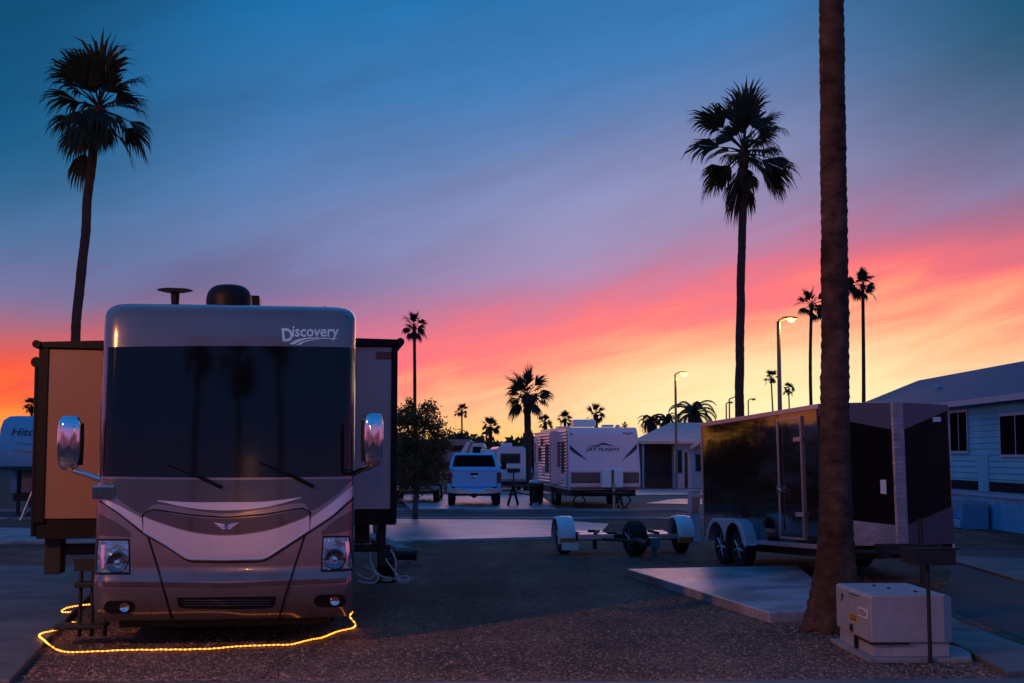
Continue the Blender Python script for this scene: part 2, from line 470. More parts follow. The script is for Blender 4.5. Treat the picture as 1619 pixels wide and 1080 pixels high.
# ------------------------------------------------------------------ world: dusk sky
def build_world():
    w = bpy.data.worlds.new('World')
    S.world = w
    w.use_nodes = True
    nt = w.node_tree
    nt.nodes.clear()
    L = nt.links

    def N(t, **k):
        n = nt.nodes.new(t)
        for a, b in k.items():
            setattr(n, a, b)
        return n

    def math_(op, a, b=None, c=None, clamp=False):
        n = N('ShaderNodeMath', operation=op)
        n.use_clamp = clamp
        for i, q in enumerate((a, b, c)):
            if q is None:
                continue
            if isinstance(q, (int, float)):
                n.inputs[i].default_value = q
            else:
                L.new(q, n.inputs[i])
        return n.outputs[0]

    def mix(f, a, b, mode='MIX'):
        n = N('ShaderNodeMix', data_type='RGBA', blend_type=mode)
        for key, q in (('Factor', f), ('A', a), ('B', b)):
            s = n.inputs[key] if key == 'Factor' else [i for i in n.inputs if i.name == key and i.type == 'RGBA'][0]
            if isinstance(q, (int, float)):
                s.default_value = q
            elif isinstance(q, tuple):
                s.default_value = q + (1,)
            else:
                L.new(q, s)
        return [o for o in n.outputs if o.type == 'RGBA'][0]

    def ramp(f, stops, interp='LINEAR'):
        n = N('ShaderNodeValToRGB')
        n.color_ramp.interpolation = interp
        e = n.color_ramp.elements
        e[0].position, e[0].color = stops[0][0], stops[0][1] + (1,)
        e[1].position, e[1].color = stops[-1][0], stops[-1][1] + (1,)
        for p, c in stops[1:-1]:
            e.new(p).color = c + (1,)
        L.new(f, n.inputs[0])
        return n.outputs[0]

    def smooth(x, a, b):
        n = N('ShaderNodeMapRange', interpolation_type='SMOOTHSTEP')
        L.new(x, n.inputs[0])
        n.inputs[1].default_value, n.inputs[2].default_value = a, b
        return n.outputs[0]

    tc = N('ShaderNodeTexCoord')
    sp = N('ShaderNodeSeparateXYZ')
    L.new(tc.outputs['Generated'], sp.inputs[0])
    X, Y, Z = sp.outputs
    az = math_('ARCTAN2', X, Y)
    el = math_('ARCSINE', Z)
    A = math_('MULTIPLY', az, 2140.0)                     # about the photo's pixels, but a sky direction
    E = math_('MULTIPLY', el, 2130.0)
    # the pink bank climbs to the right
    s = math_('SUBTRACT', A, -330.0)
    s = math_('MINIMUM', s, 1500.0)
    sq = math_('SQRT', math_('ADD', math_('MULTIPLY', s, s), 190.0 * 190.0))
    f = math_('MULTIPLY', math_('ADD', s, sq), 0.096)
    f = math_('SUBTRACT', f, math_('MULTIPLY', smooth(A, 450.0, 860.0), 42.0))
    t0 = math_('ADD', math_('SUBTRACT', E, f), 38.0)
    # streaky cloud: long across, thin up and down
    cv = N('ShaderNodeCombineXYZ')
    L.new(math_('MULTIPLY', A, 0.0014), cv.inputs[0])
    L.new(math_('MULTIPLY', math_('SUBTRACT', E, math_('MULTIPLY', A, 0.34)), 0.0050), cv.inputs[1])
    n1 = N('ShaderNodeTexNoise')
    n1.inputs['Scale'].default_value = 1.0
    n1.inputs['Detail'].default_value = 3.0
    n1.inputs['Roughness'].default_value = 0.5
    n1.inputs['Distortion'].default_value = 0.35
    L.new(cv.outputs[0], n1.inputs['Vector'])
    cv2 = N('ShaderNodeCombineXYZ')
    L.new(math_('MULTIPLY', A, 0.004), cv2.inputs[0])
    L.new(math_('MULTIPLY', math_('SUBTRACT', E, math_('MULTIPLY', A, 0.24)), 0.022), cv2.inputs[1])
    n2 = N('ShaderNodeTexNoise')
    n2.inputs['Scale'].default_value = 1.0
    n2.inputs['Detail'].default_value = 6.0
    n2.inputs['Roughness'].default_value = 0.55
    n2.inputs['Distortion'].default_value = 0.6
    L.new(cv2.outputs[0], n2.inputs['Vector'])
    t = math_('ADD', t0, math_('MULTIPLY', math_('SUBTRACT', n1.outputs['Fac'], 0.5), 150.0))
    lowm = math_('SUBTRACT', 1.0, smooth(t0, 40.0, 300.0))
    t = math_('ADD', t, math_('MULTIPLY', math_('MULTIPLY', math_('SUBTRACT', n2.outputs['Fac'], 0.5), 210.0), lowm))
    k = math_('DIVIDE', math_('ADD', t, 150.0), 900.0, clamp=True)

    def T(v):
        return (v + 150.0) / 900.0
    front = ramp(k, [(T(-150), lin((250, 206, 130))), (T(-70), lin((255, 234, 192))), (T(-10), lin((255, 212, 166))), (T(50), lin((255, 182, 140))),
                     (T(100), lin((255, 148, 124))), (T(145), lin((253, 112, 122))), (T(190), lin((226, 108, 136))), (T(232), lin((186, 112, 152))),
                     (T(285), lin((144, 124, 172))), (T(350), lin((114, 130, 182))), (T(450), lin((88, 126, 182))), (T(570), lin((54, 118, 178))),
                     (T(740), lin((18, 108, 168)))])
    # a paler lavender veil across the middle, darker mauve rolls beside it
    vx = math_('DIVIDE', math_('SUBTRACT', A, 230.0), 430.0)
    vy = math_('DIVIDE', math_('SUBTRACT', t, 330.0), 105.0)
    veil = math_('EXPONENT', math_('MULTIPLY', math_('ADD', math_('MULTIPLY', vx, vx), math_('MULTIPLY', vy, vy)), -1.0))
    front = mix(math_('MULTIPLY', veil, 0.55), front, lin((154, 150, 194)))
    shade = math_('ADD', 1.0, math_('MULTIPLY', math_('SUBTRACT', n1.outputs['Fac'], 0.5), 0.9))
    shade = math_('ADD', shade, math_('MULTIPLY', math_('SUBTRACT', n2.outputs['Fac'], 0.5), 0.22))
    cc = N('ShaderNodeCombineXYZ')
    for q in range(3):
        L.new(shade, cc.inputs[q])
    front = mix(smooth(t, 130.0, 300.0), front, mix(1.0, front, cc.outputs[0], 'MULTIPLY'))
    # a dusky mauve-grey bank low on the left
    bx_ = math_('DIVIDE', math_('SUBTRACT', A, -480.0), 330.0)
    by_ = math_('DIVIDE', math_('SUBTRACT', t, 300.0), 62.0)
    bank = math_('EXPONENT', math_('MULTIPLY', math_('ADD', math_('MULTIPLY', bx_, bx_), math_('MULTIPLY', by_, by_)), -1.0))
    front = mix(math_('MULTIPLY', bank, 0.55), front, lin((92, 92, 142)))
    # warm, deeper colour towards the left; cooler and darker edges high up
    leftw = math_('SUBTRACT', 1.0, smooth(A, -830.0, -250.0))
    lo = math_('SUBTRACT', 1.0, smooth(t, 120.0, 330.0))
    front = mix(math_('MULTIPLY', leftw, lo), front, mix(1.0, front, (1.0, 0.62, 0.20), 'MULTIPLY'))
    hi = smooth(E, 120.0, 520.0)
    front = mix(math_('MULTIPLY', leftw, hi), front, mix(1.0, front, (0.03, 0.50, 0.50), 'MULTIPLY'))
    rightw = smooth(A, 340.0, 860.0)
    front = mix(math_('MULTIPLY', math_('MULTIPLY', rightw, smooth(t, 110.0, 210.0)), 0.45), front, lin((104, 104, 134)))
    hi2 = smooth(E, 330.0, 700.0)
    front = mix(math_('MULTIPLY', rightw, hi2), front, mix(1.0, front, (0.03, 0.52, 0.50), 'MULTIPLY'))
    # greenish yellow heart of the glow
    dx = math_('DIVIDE', math_('SUBTRACT', A, 430.0), 270.0)
    dy = math_('DIVIDE', math_('SUBTRACT', E, 85.0), 75.0)
    g = math_('EXPONENT', math_('MULTIPLY', math_('ADD', math_('MULTIPLY', dx, dx), math_('MULTIPLY', dy, dy)), -1.0))
    front = mix(math_('MULTIPLY', g, 0.72), front, lin((247, 246, 186)))
    # amber rim along the horizon left of the glow
    rim = math_('MULTIPLY', math_('SUBTRACT', 1.0, smooth(E, 5.0, 85.0)), math_('SUBTRACT', 1.0, smooth(A, 0.0, 420.0)))
    front = mix(math_('MULTIPLY', rim, 0.8), front, lin((255, 184, 74)))
    # overhead and the dusk blue in the east
    back = ramp(math_('DIVIDE', math_('ADD', el, 0.1), 1.67, clamp=True),
                [(0.0, lin((120, 70, 100))), (0.06, lin((190, 104, 146))), (0.115, lin((160, 110, 168))), (0.175, lin((70, 110, 186))), (0.42, lin((32, 110, 190))), (1.0, lin((24, 94, 162)))])
    side = math_('COSINE', az)
    fr = math_('MULTIPLY', smooth(side, 0.35, 0.92), math_('SUBTRACT', 1.0, smooth(el, 0.33, 0.75)))
    colr = mix(fr, back, front)
    bg = N('ShaderNodeBackground')
    L.new(colr, bg.inputs['Color'])
    bg.inputs['Strength'].default_value = 1.0
    sky = N('ShaderNodeTexSky', sky_type='NISHITA')
    sky.sun_disc = False
    sky.sun_elevation = R(4)
    sky.sun_rotation = R(6)
    bg2 = N('ShaderNodeBackground')
    L.new(sky.outputs[0], bg2.inputs['Color'])
    bg2.inputs['Strength'].default_value = 0.002
    ad = N('ShaderNodeAddShader')
    L.new(bg.outputs[0], ad.inputs[0])
    L.new(bg2.outputs[0], ad.inputs[1])
    out = N('ShaderNodeOutputWorld')
    L.new(ad.outputs[0], out.inputs['Surface'])


build_world()
sun_d = bpy.data.lights.new('sun', 'SUN')
sun_d.energy = 0.2
sun_d.angle = R(28)
sun_d.color = (1.0, 0.45, 0.42)
sun = bpy.data.objects.new('sun', sun_d)
COL.objects.link(sun)
sdir = Vector((math.sin(R(6)) * math.cos(R(4)), math.cos(R(6)) * math.cos(R(4)), math.sin(R(4))))
sun.rotation_euler = sdir.to_track_quat('Z', 'Y').to_euler()


def point_light(loc, power, col=(1.0, 0.38, 0.09), size=0.1):
    d = bpy.data.lights.new('lamp_light', 'POINT')
    d.energy = power
    d.color = col
    d.shadow_soft_size = size
    o = bpy.data.objects.new('lamp_light', d)
    COL.objects.link(o)
    o.location = loc
    return o
# ------------------------------------------------------------------ setting
def sheet(name, poly, z, material, label=None):
    mb = MB()
    mb.add([(x, y, z) for x, y in poly], [tuple(range(len(poly)))])
    o = mb.build(name, material)
    return tag(o, label, None, None, 'structure')


def slab(name, poly, h, material, label=None, bevel=0.012):
    mb = MB()
    mb.prism(poly, 'z', -0.05, h)
    o = mb.build(name, material, bevel=bevel)
    return tag(o, label, None, None, 'structure')


mb = MB()
mb.quad((-900, -400, 0), (900, -400, 0), (900, 1600, 0), (-900, 1600, 0))
ground = tag(mb.build('gravel_ground', M['gravel_ground']), 'brown gravel ground of the trailer park', None, None, 'structure')

# the street the viewpoint stands on, its gutter, the cross street behind the lot and the drive on the right
sheet('street', [(-60, -6), (60, -6), (60, 10.0), (-60, 10.0)], 0.004, M['asphalt'], 'dark asphalt street in front of the lots')
slab('gutter', [(-60, 10.0), (60, 10.0), (60, 11.55), (3.55, 11.50), (1.9, 11.36), (-60, 11.0)], 0.012, M['concrete_dark'], 'concrete gutter along the street', 0.004)
sheet('cross_street', [(-120, 40.2), (120, 40.2), (120, 45.2), (-120, 45.2)], 0.006, M['asphalt'], 'asphalt cross street behind the lot')
slab('far_kerb', [(-120, 45.2), (120, 45.2), (120, 45.55), (-120, 45.55)], 0.09, M['concrete'], 'low concrete kerb on the far side of the cross street')
slab('near_kerb', [(-120, 39.8), (120, 39.8), (120, 40.2), (-120, 40.2)], 0.05, M['concrete'], 'low concrete kerb on the near side of the cross street')
p0, p1, p2, p3 = G(1502, 965), G(1592, 1058), G(1552, 1050), G(1495, 1040)
slab('sidewalk', [(4.25, 11.62), (5.02, 11.66), (5.0, 14.9), (5.15, 16.6), (4.7, 16.6), (4.45, 14.0)], 0.05, M['concrete_dark'], 'narrow concrete walk beside the utility box')
sheet('driveway', [(5.2, 11.8), (12.0, 11.8), (12.0, 27.0), (8.0, 27.0), (7.2, 22.0), (5.4, 17.0)], 0.005, M['asphalt'], 'dark asphalt drive between trailer and mobile home')
slab('home_walk', [(7.6, 20.2), (12.2, 18.0), (12.2, 22.5), (7.9, 25.0)], 0.05, M['concrete_dark'], 'concrete slab at the mobile home')
pad = slab('parking_pad', [(1.82, 21.2), (2.93, 15.35), (3.95, 15.75), (4.65, 21.9)], 0.115, M['concrete_pale'], 'raised concrete pad left of the near palm')
slab('coach_slab', [(-4.62, 13.3), (-4.12, 11.1), (-12, 11.1), (-14, 22.6), (-6.6, 22.5)], 0.06, M['concrete_dark'], 'concrete patio left of the motorhome')
slab('left_far_slab', [(-16, 28.8), (-5.5, 28.8), (-5.5, 34.4), (-18, 34.4)], 0.05, M['concrete'], 'concrete parking slab behind the motorhome')
slab('lot_slab', [(-5.4, 28.9), (-2.6, 29.0), (1.95, 31.0), (2.6, 36.2), (1.2, 38.4), (-6.0, 39.2)], 0.06, M['concrete_pale'], 'broad pale concrete slab before the cross street')
slab('truck_slab', [(-3.4, 45.7), (1.6, 45.7), (1.3, 63.0), (-5.4, 63.0)], 0.06, M['concrete_pale'], 'concrete slab under the pickup truck')
sheet('dirt_lot', [(1.8, 45.7), (16, 45.7), (16, 62.5), (1.5, 62.5)], 0.004, M['dirt'], 'bare brown dirt under the travel trailer')
slab('wedge_slab', [(5.2, 52.2), (9.5, 50.0), (9.5, 57.5), (7.0, 57.5)], 0.04, M['concrete_pale'], 'pale concrete slab behind the grey post')
slab('house_slab', [(4.6, 63.0), (12.5, 63.0), (12.5, 73.0), (4.6, 73.0)], 0.05, M['concrete_pale'], 'pale concrete drive before the low house')
slab('far_left_slab', [(-9.5, 52.0), (-5.0, 52.0), (-6.0, 60.0), (-10.0, 60.0)], 0.05, M['concrete_pale'], 'pale slab beyond the bushy tree')
slab('far_lot_slab', [(-2.5, 66.0), (3.8, 66.0), (3.8, 76.0), (-3.0, 76.0)], 0.03, M['concrete'], 'concrete lot before the far trailer')


def inside(p, poly):
    c = False
    n = len(poly)
    for i in range(n):
        (x1, y1), (x2, y2) = poly[i], poly[(i + 1) % n]
        if (y1 > p[1]) != (y2 > p[1]) and p[0] < (x2 - x1) * (p[1] - y1) / (y2 - y1) + x1:
            c = not c
    return c


def pebbles():
    rnd = random.Random(5)
    keep_out = [[(-14, 22.6), (-6.6, 22.5), (-4.6, 13.3), (-4.1, 11), (-14, 11)], [(1.8, 21.3), (2.9, 15.3), (4.0, 15.7), (4.7, 22)],
                [(4.2, 11), (12, 11), (12, 27), (8, 27), (7.2, 22), (5.4, 17), (4.6, 16.6), (4.4, 14)], [(3.3, 12.4), (4.2, 12.4), (4.4, 13.9), (3.3, 13.9)]]
    mb = MB()
    octa = [(1, 0, 0), (0, 1, 0), (-1, 0, 0), (0, -1, 0), (0, 0, 1)]
    fs = [(0, 1, 4), (1, 2, 4), (2, 3, 4), (3, 0, 4)]
    n = 0
    while n < 34000:
        d = 11.45 + 13.0 * rnd.random() ** 1.7
        x = rnd.uniform(-0.405, 0.405) * d
        if any(inside((x, d), p) for p in keep_out):
            continue
        s = rnd.choice((0.007, 0.009, 0.009, 0.011, 0.013, 0.017)) * rnd.uniform(0.7, 1.25) * (1.9 if rnd.random() < 0.012 else 1)
        a = rnd.uniform(0, PI)
        ca, sa = math.cos(a), math.sin(a)
        ex, ey, ez = s * rnd.uniform(0.8, 1.5), s * rnd.uniform(0.7, 1.1), s * rnd.uniform(0.4, 0.95)
        vs = []
        for (px, py, pz) in octa:
            qx, qy = px * ex * rnd.uniform(.75, 1.2), py * ey * rnd.uniform(.75, 1.2)
            vs.append((x + qx * ca - qy * sa, d + qx * sa + qy * ca, pz * ez - 0.001))
        mb.add(vs, fs)
        n += 1
    o = mb.build('loose_gravel', M['pebble_a'], fix=False)
    # every stone its own tone
    nt = M['pebble_a'].node_tree
    geo = nt.nodes.new('ShaderNodeNewGeometry')
    rp = [q for q in nt.nodes if q.type == 'VALTORGB'][0]
    nt.links.new(geo.outputs['Random Per Island'], rp.inputs['Fac'])
    rp.color_ramp.elements[0].position, rp.color_ramp.elements[1].position = 0.1, 1.0
    tag(o, 'loose brown gravel stones over the ground', None, None, 'stuff')


pebbles()


def litter():
    rnd = random.Random(12)
    mb = MB()
    c0 = G(1320, 996)
    for i in range(420):
        if i < 150:
            a, r = rnd.uniform(0, 2 * PI), 0.3 + abs(rnd.gauss(0, 0.7))
            x, y = c0.x + math.cos(a) * r, c0.y + math.sin(a) * r
        else:
            y = 11.6 + 11 * rnd.random() ** 1.3
            x = rnd.uniform(-0.2, 0.36) * y
        if inside((x, y), [(1.8, 21.3), (2.9, 15.3), (4.0, 15.7), (4.7, 22)]) or x > 5.2 or inside((x, y), [(3.3, 12.4), (4.6, 12.4), (4.6, 13.9), (3.3, 13.9)]) or math.hypot(x - c0.x, y - c0.y) < 0.3:
            continue
        a = rnd.uniform(0, PI)
        l_, w = rnd.uniform(0.02, 0.07), rnd.uniform(0.004, 0.010)
        u, v = Vector((math.cos(a), math.sin(a), 0)), Vector((-math.sin(a), math.cos(a), 0))
        p = Vector((x, y, 0.012))
        mb.add([p - u * l_, p - v * w + Vector((0, 0, .006)), p + u * l_ + Vector((0, 0, rnd.uniform(0, .02))), p + v * w + Vector((0, 0, .006))], [(0, 1, 2, 3)])
    o = mb.build('leaf_litter', M['litter'], fix=False)
    tag(o, 'dry leaf scraps scattered over the gravel', None, None, 'stuff')


litter()

# ------------------------------------------------------------------ motorhome
MH_YAW = R(8.5)
MH_LOC = Vector((-2.86, 13.35, 0))
coach = empty('motorhome', MH_LOC, MH_YAW, 'large taupe and silver motorhome with a wide dark windshield facing the street', 'motorhome')
MHM = Matrix.Translation(MH_LOC) @ Matrix.Rotation(MH_YAW, 4, 'Z')
MHI = MHM.inverted()
HW, ZB, ZT, RC = 1.29, 0.27, 3.49, 0.17


def lerp_table(tab, z):
    if z <= tab[0][0]:
        return tab[0][1]
    for (a, b), (c, d) in zip(tab, tab[1:]):
        if z <= c:
            k = (z - a) / (c - a)
            return b + (d - b) * k
    return tab[-1][1]


PROF = [(0.27, 0.10), (0.34, 0.04), (0.52, 0.01), (0.66, 0.02), (0.72, 0.045), (0.9, 0.055), (1.3, 0.085), (1.62, 0.12), (1.7, 0.13),
        (2.4, 0.19), (3.0, 0.26), (3.2, 0.285), (3.34, 0.33), (3.43, 0.41), (3.475, 0.53), (3.49, 0.68)]


def half_w(z):
    w = HW
    if z > ZT - 0.16:
        q = min(1.0, (z - (ZT - 0.16)) / 0.16)
        w = HW - 0.16 + 0.16 * math.sqrt(max(0, 1 - q * q))
    if z < 0.5:
        w -= 0.03 * (0.5 - z) / 0.23
    return w


def yfront(x, z):
    w = half_w(z)
    ax = min(abs(x), w)
    y = lerp_table(PROF, z) + 0.05 * (ax / HW) ** 2
    e = ax - (w - RC)
    if e > 0:
        y += RC - math.sqrt(max(0, RC * RC - e * e))
    return y


def coach_px(px, py):
    """front-shell (x, z) seen at a place in the photograph"""
    x, z = (px - 358) / 157.0, 1.9 + (720 - py) / 157.0
    for _ in range(7):
        q = MHM @ Vector((x, yfront(x, z), z))
        u, v = proj(q)
        x += (px - u) / 158.0
        z -= (py - v) / 158.0
        z = max(ZB, min(ZT, z))
        x = max(-HW, min(HW, x))
    return x, z


def surf(px, py, off=0.0):
    x, z = coach_px(px, py)
    return Vector((x, yfront(x, z) - off, z))


def pl(pts, t):
    """point at fraction t along a polyline by x-order index spacing of length"""
    ln = [0.0]
    for a, b in zip(pts, pts[1:]):
        ln.append(ln[-1] + math.hypot(b[0] - a[0], b[1] - a[1]))
    s = t * ln[-1]
    for i in range(len(pts) - 1):
        if s <= ln[i + 1] + 1e-9:
            k = (s - ln[i]) / max(1e-9, ln[i + 1] - ln[i])
            return (pts[i][0] + (pts[i + 1][0] - pts[i][0]) * k, pts[i][1] + (pts[i + 1][1] - pts[i][1]) * k)
    return pts[-1]


def curve(pts, n=24):
    """Catmull-Rom through pts"""
    out = []
    P = [pts[0]] + list(pts) + [pts[-1]]
    seg = len(pts) - 1
    for i in range(seg):
        m = max(2, n // seg)
        for k in range(m):
            t = k / m
            a, b, c, d = P[i], P[i + 1], P[i + 2], P[i + 3]
            out.append(tuple(0.5 * (2 * b[j] + (c[j] - a[j]) * t + (2 * a[j] - 5 * b[j] + 4 * c[j] - d[j]) * t * t + (-a[j] + 3 * b[j] - 3 * c[j] + d[j]) * t ** 3) for j in range(len(b))))
    out.append(tuple(pts[-1]))
    return out


def patch(name, material, top, bot, off=0.004, thick=0.012, nu=40, nv=8, parent=None, smooth=True, by_x=False):
    rows = []
    for j in range(nv + 1):
        r = []
        for i in range(nu + 1):
            if by_x:
                x = top[0][0] + (top[-1][0] - top[0][0]) * i / nu
                a, b = (x, lerp_table(top, x)), (x, lerp_table(bot, x))
            else:
                a, b = pl(top, i / nu), pl(bot, i / nu)
            k = j / nv
            r.append(surf(a[0] + (b[0] - a[0]) * k, a[1] + (b[1] - a[1]) * k, off))
        rows.append(r)
    mb = MB()
    mb.grid(rows)
    # rim going back into the shell
    rim = [p for p in rows[0]] + [r[-1] for r in rows[1:]] + rows[-1][-2::-1] + [r[0] for r in rows[-2:0:-1]]
    back = [p + Vector((0, thick, 0)) for p in rim]
    mb.grid([rim, back], close=True)
    return mb.build(name, material, parent if parent is not None else coach, smooth=smooth)


def seam(name, pts, r, material, off=0.0, parent=None, n=40):
    q = [surf(*pl(pts, i / n), off) for i in range(n + 1)]
    return MB().tube(q, r, 6).build(name, material, parent if parent is not None else coach, smooth=True)


# shell: stacked plan outlines
def coach_shell():
    zs = [0.27, 0.30, 0.36, 0.45, 0.6, 0.68, 0.72, 0.8, 1.0, 1.2, 1.4, 1.6, 1.7, 2.0, 2.4, 2.8, 3.0, 3.1, 3.2, 3.3, 3.34, 3.375, 3.41, 3.44, 3.465, 3.48, 3.487, 3.49]
    rows = []
    for z in zs:
        w = half_w(z)
        xs = [-w, -w + 0.012, -w + 0.03, -w + 0.06, -w + 0.1, -w + RC] + [(-w + RC) * (1 - 2 * k / 16.0) for k in range(1, 16)] + [w - RC, w - 0.1, w - 0.06, w - 0.03, w - 0.012, w]
        r = [Vector((x, yfront(x, z), z)) for x in xs]
        r += [Vector((w, 4.0, z)), Vector((w, 10.9, z)), Vector((-w, 10.9, z)), Vector((-w, 4.0, z))]
        rows.append(r)
    mb = MB()
    mb.grid(rows, close=True)
    n = len(rows[0])
    mb.add(rows[-1], [tuple(range(n))])
    mb.add(rows[0], [tuple(range(n))[::-1]])
    return mb.build('body', M['coach_paint'], coach, smooth=True)


coach_shell()
# windshield
ws = patch('windshield', M['black_glass'], curve([(161, 553), (170, 549), (358, 547), (545, 549), (556, 553)], 40), curve([(157, 748), (166, 753), (358, 755), (548, 753), (557, 748)], 40), 0.006, 0.02, 48, 14)
# dark hood band under the glass, silver crescent, grille, smile panel
patch('hood_panel', M['coach_dark'], [(156, 757), (358, 759), (559, 757)], curve([(190, 792), (226, 813), (250, 797), (358, 812), (472, 795), (490, 808), (530, 785)], 60), 0.003, 0.012, 60, 6)
patch('crescent_trim', M['coach_silver'], curve([(249, 791), (300, 794), (358, 794), (420, 793), (477, 786)]), curve([(249, 792), (300, 803), (358, 807), (420, 802), (477, 787)]), 0.012, 0.02, 36, 4)
patch('grille', M['coach_dark'], curve([(227, 812), (240, 806), (300, 817), (358, 820), (420, 816), (478, 805), (489, 810)]), curve([(227, 815), (250, 824), (300, 839), (358, 845), (420, 838), (470, 822), (489, 813)]), 0.010, 0.02, 44, 6)
sm = patch('smile_panel', M['coach_silver'], curve([(227, 817), (250, 826), (300, 841), (358, 847), (420, 840), (470, 824), (489, 815)]), [(227, 841), (262, 861), (294, 882), (300, 884), (358, 885), (414, 884), (422, 881), (455, 860), (489, 838)], 0.014, 0.03, 48, 8)
seam('smile_lip', [(227, 841), (262, 861), (294, 882), (300, 884), (358, 885), (414, 884), (422, 881), (455, 860), (489, 838)], 0.010, M['coach_silver'], 0.016, sm)
seam('smile_gap', [(158, 792), (190, 813), (227, 844), (262, 864), (294, 885), (302, 888), (358, 889), (414, 888), (424, 884), (455, 864), (489, 842), (525, 818), (559, 788)], 0.009, M['black_plastic'], 0.004)  # black seam line below the smile panel
seam('hood_gap', [(225, 814), (240, 805), (262, 808), (300, 814), (358, 818), (420, 813), (478, 803), (491, 810)], 0.007, M['black_plastic'], 0.010)
seam('bumper_gap', [(225, 814), (234, 848), (250, 900), (262, 945), (272, 978)], 0.010, M['black_plastic'], 0.004)
seam('bumper_gap', [(491, 810), (482, 846), (466, 895), (450, 945), (441, 978)], 0.010, M['black_plastic'], 0.004)
# side swooshes
patch('swoosh_trim', M['coach_silver'], [(162, 788), (190, 800), (224, 819)], [(159, 791), (188, 811), (226, 840)], 0.010, 0.02, 20, 4)
patch('swoosh_trim', M['coach_silver'], [(492, 819), (525, 795), (559, 766)], [(490, 838), (525, 815), (559, 784)], 0.010, 0.02, 20, 4)
patch('swoosh_band', M['coach_dark'], [(156, 812), (185, 826), (207, 842)], [(155, 846), (185, 848), (207, 850)], 0.003, 0.01, 12, 4)  # dark coach paint below each swoosh
patch('swoosh_band', M['coach_dark'], [(508, 840), (530, 822), (559, 806)], [(508, 846), (530, 844), (559, 838)], 0.003, 0.01, 12, 4)
# lower bumper step
patch('bumper_band', M['coach_dark'], [(152, 919), (358, 922), (560, 913)], [(152, 928), (358, 930), (560, 921)], 0.003, 0.01, 30, 3)
# intake
it = patch('air_intake', M['black_plastic'], [(279, 945), (358, 944), (436, 943)], curve([(281, 952), (288, 961), (358, 963), (425, 961), (435, 952)]), 0.006, 0.02, 30, 4)
for k in range(3):
    y = 949 + 4 * k
    seam('intake_slat', [(290, y), (358, y), (428, y)], 0.004, M['coach_dark'], 0.010, it, 16)


# headlights
def headlight(a, b, c, d, bowl, strip):
    rim = patch('headlight', M['black_plastic'], [(a[0] - 2, a[1] - 3), (b[0] + 2, b[1] - 3)], [(d[0] - 2, d[1] + 3), (c[0] + 2, c[1] + 3)], 0.010, 0.02, 16, 10)
    patch('lens', M['lens'], [a, b], [d, c], 0.015, 0.02, 18, 12, rim)
    p = surf(bowl[0], bowl[1], 0.022)
    mb = MB()
    mb.lathe([(0.012, 0.112), (-0.006, 0.105), (-0.010, 0.095), (0.0, 0.07), (0.010, 0.03), (0.012, 0.0)], p, 'y', 24)
    mb.build('bowl', M['lens_bowl'], rim, smooth=True)
    mb = MB()
    mb.lathe([(0.0, 0.03), (-0.02, 0.026), (-0.03, 0.0)], p, 'y', 16)
    mb.build('bulb', M['chrome'], rim, smooth=True)
    patch('reflector', M['chrome'], [strip[0], strip[1]], [strip[3], strip[2]], 0.020, 0.01, 6, 8, rim)


headlight((156, 855), (203, 855), (204, 905), (153, 905), (186, 889), ((160, 861), (166, 861), (165, 898), (159, 898)))
headlight((512, 850), (551, 850), (558, 899), (509, 901), (529, 884), ((546, 856), (551, 856), (555, 895), (548, 896)))
for (x0, x1, y0, y1) in ((164, 214, 950, 970), (496, 547, 940, 960)):
    xm, ym = (x0 + x1) / 2, (y0 + y1) / 2
    fp = patch('fog_light', M['black_plastic'], curve([(x0, ym), (x0 + 6, y0 + 1), (xm, y0), (x1 - 6, y0 + 1), (x1, ym)]), curve([(x0, ym + 1), (x0 + 6, y1 - 1), (xm, y1), (x1 - 6, y1 - 1), (x1, ym + 1)]), 0.006, 0.02, 20, 4)
    MB().lathe([(0.01, 0.05), (-0.006, 0.045), (0.0, 0.03), (0.004, 0.0)], surf(xm + 8, ym, 0.012), 'y', 18).build('fog_lens', M['chrome'], fp, smooth=True)
# badge: a pair of wings
mb = MB()
for sgn in (-1, 1):
    for k in range(3):
        c = [surf(358 + sgn * 3, 829 + 3 * k, 0.016), surf(358 + sgn * (20 - 5 * k), 826 + 3.6 * k, 0.016), surf(358 + sgn * (17 - 5 * k), 828.6 + 3.6 * k, 0.016), surf(358 + sgn * 3, 831 + 3 * k, 0.016)]
        mb.add(c, [(0, 1, 2, 3)])
mb.tube([surf(352, 832, 0.018), surf(357, 836, 0.018), surf(364, 829, 0.018), surf(368, 832, 0.018)], 0.006, 6)
mb.build('wing_badge', M['chrome'], coach)
# lettering on the forehead
TX0, TX1, TY0, TY1 = 459, 536, 515, 535


def fore(u, w, x0, x1, y0, y1, off=0.006):
    return surf(x0 + (x1 - x0) * u, y1 - (y1 - y0) * w, off)


nm = lettering('name_lettering', 'iscovery', lambda u, w: fore(u, w, TX0 + 3, TX1, 516, 540 - 2), M['letter_blue'], coach, 0.05, 0.018)
lettering('name_initial', 'D', lambda u, w: fore(u, w, 445, 463, 519, 540), M['letter_blue'], nm, -0.12, 0.03)
patch('name_swoosh', M['letter_blue'], curve([(457, 544), (470, 537), (490, 534), (533, 535)]), curve([(465, 545), (476, 539), (492, 536), (533, 536)]), 0.006, 0.004, 24, 2, nm)
patch('name_swoosh', M['letter_blue'], curve([(468, 545.5), (478, 540), (492, 537.5), (505, 537)]), curve([(475, 545.5), (482, 541), (494, 538.5), (505, 537.5)]), 0.006, 0.004, 18, 2, nm)


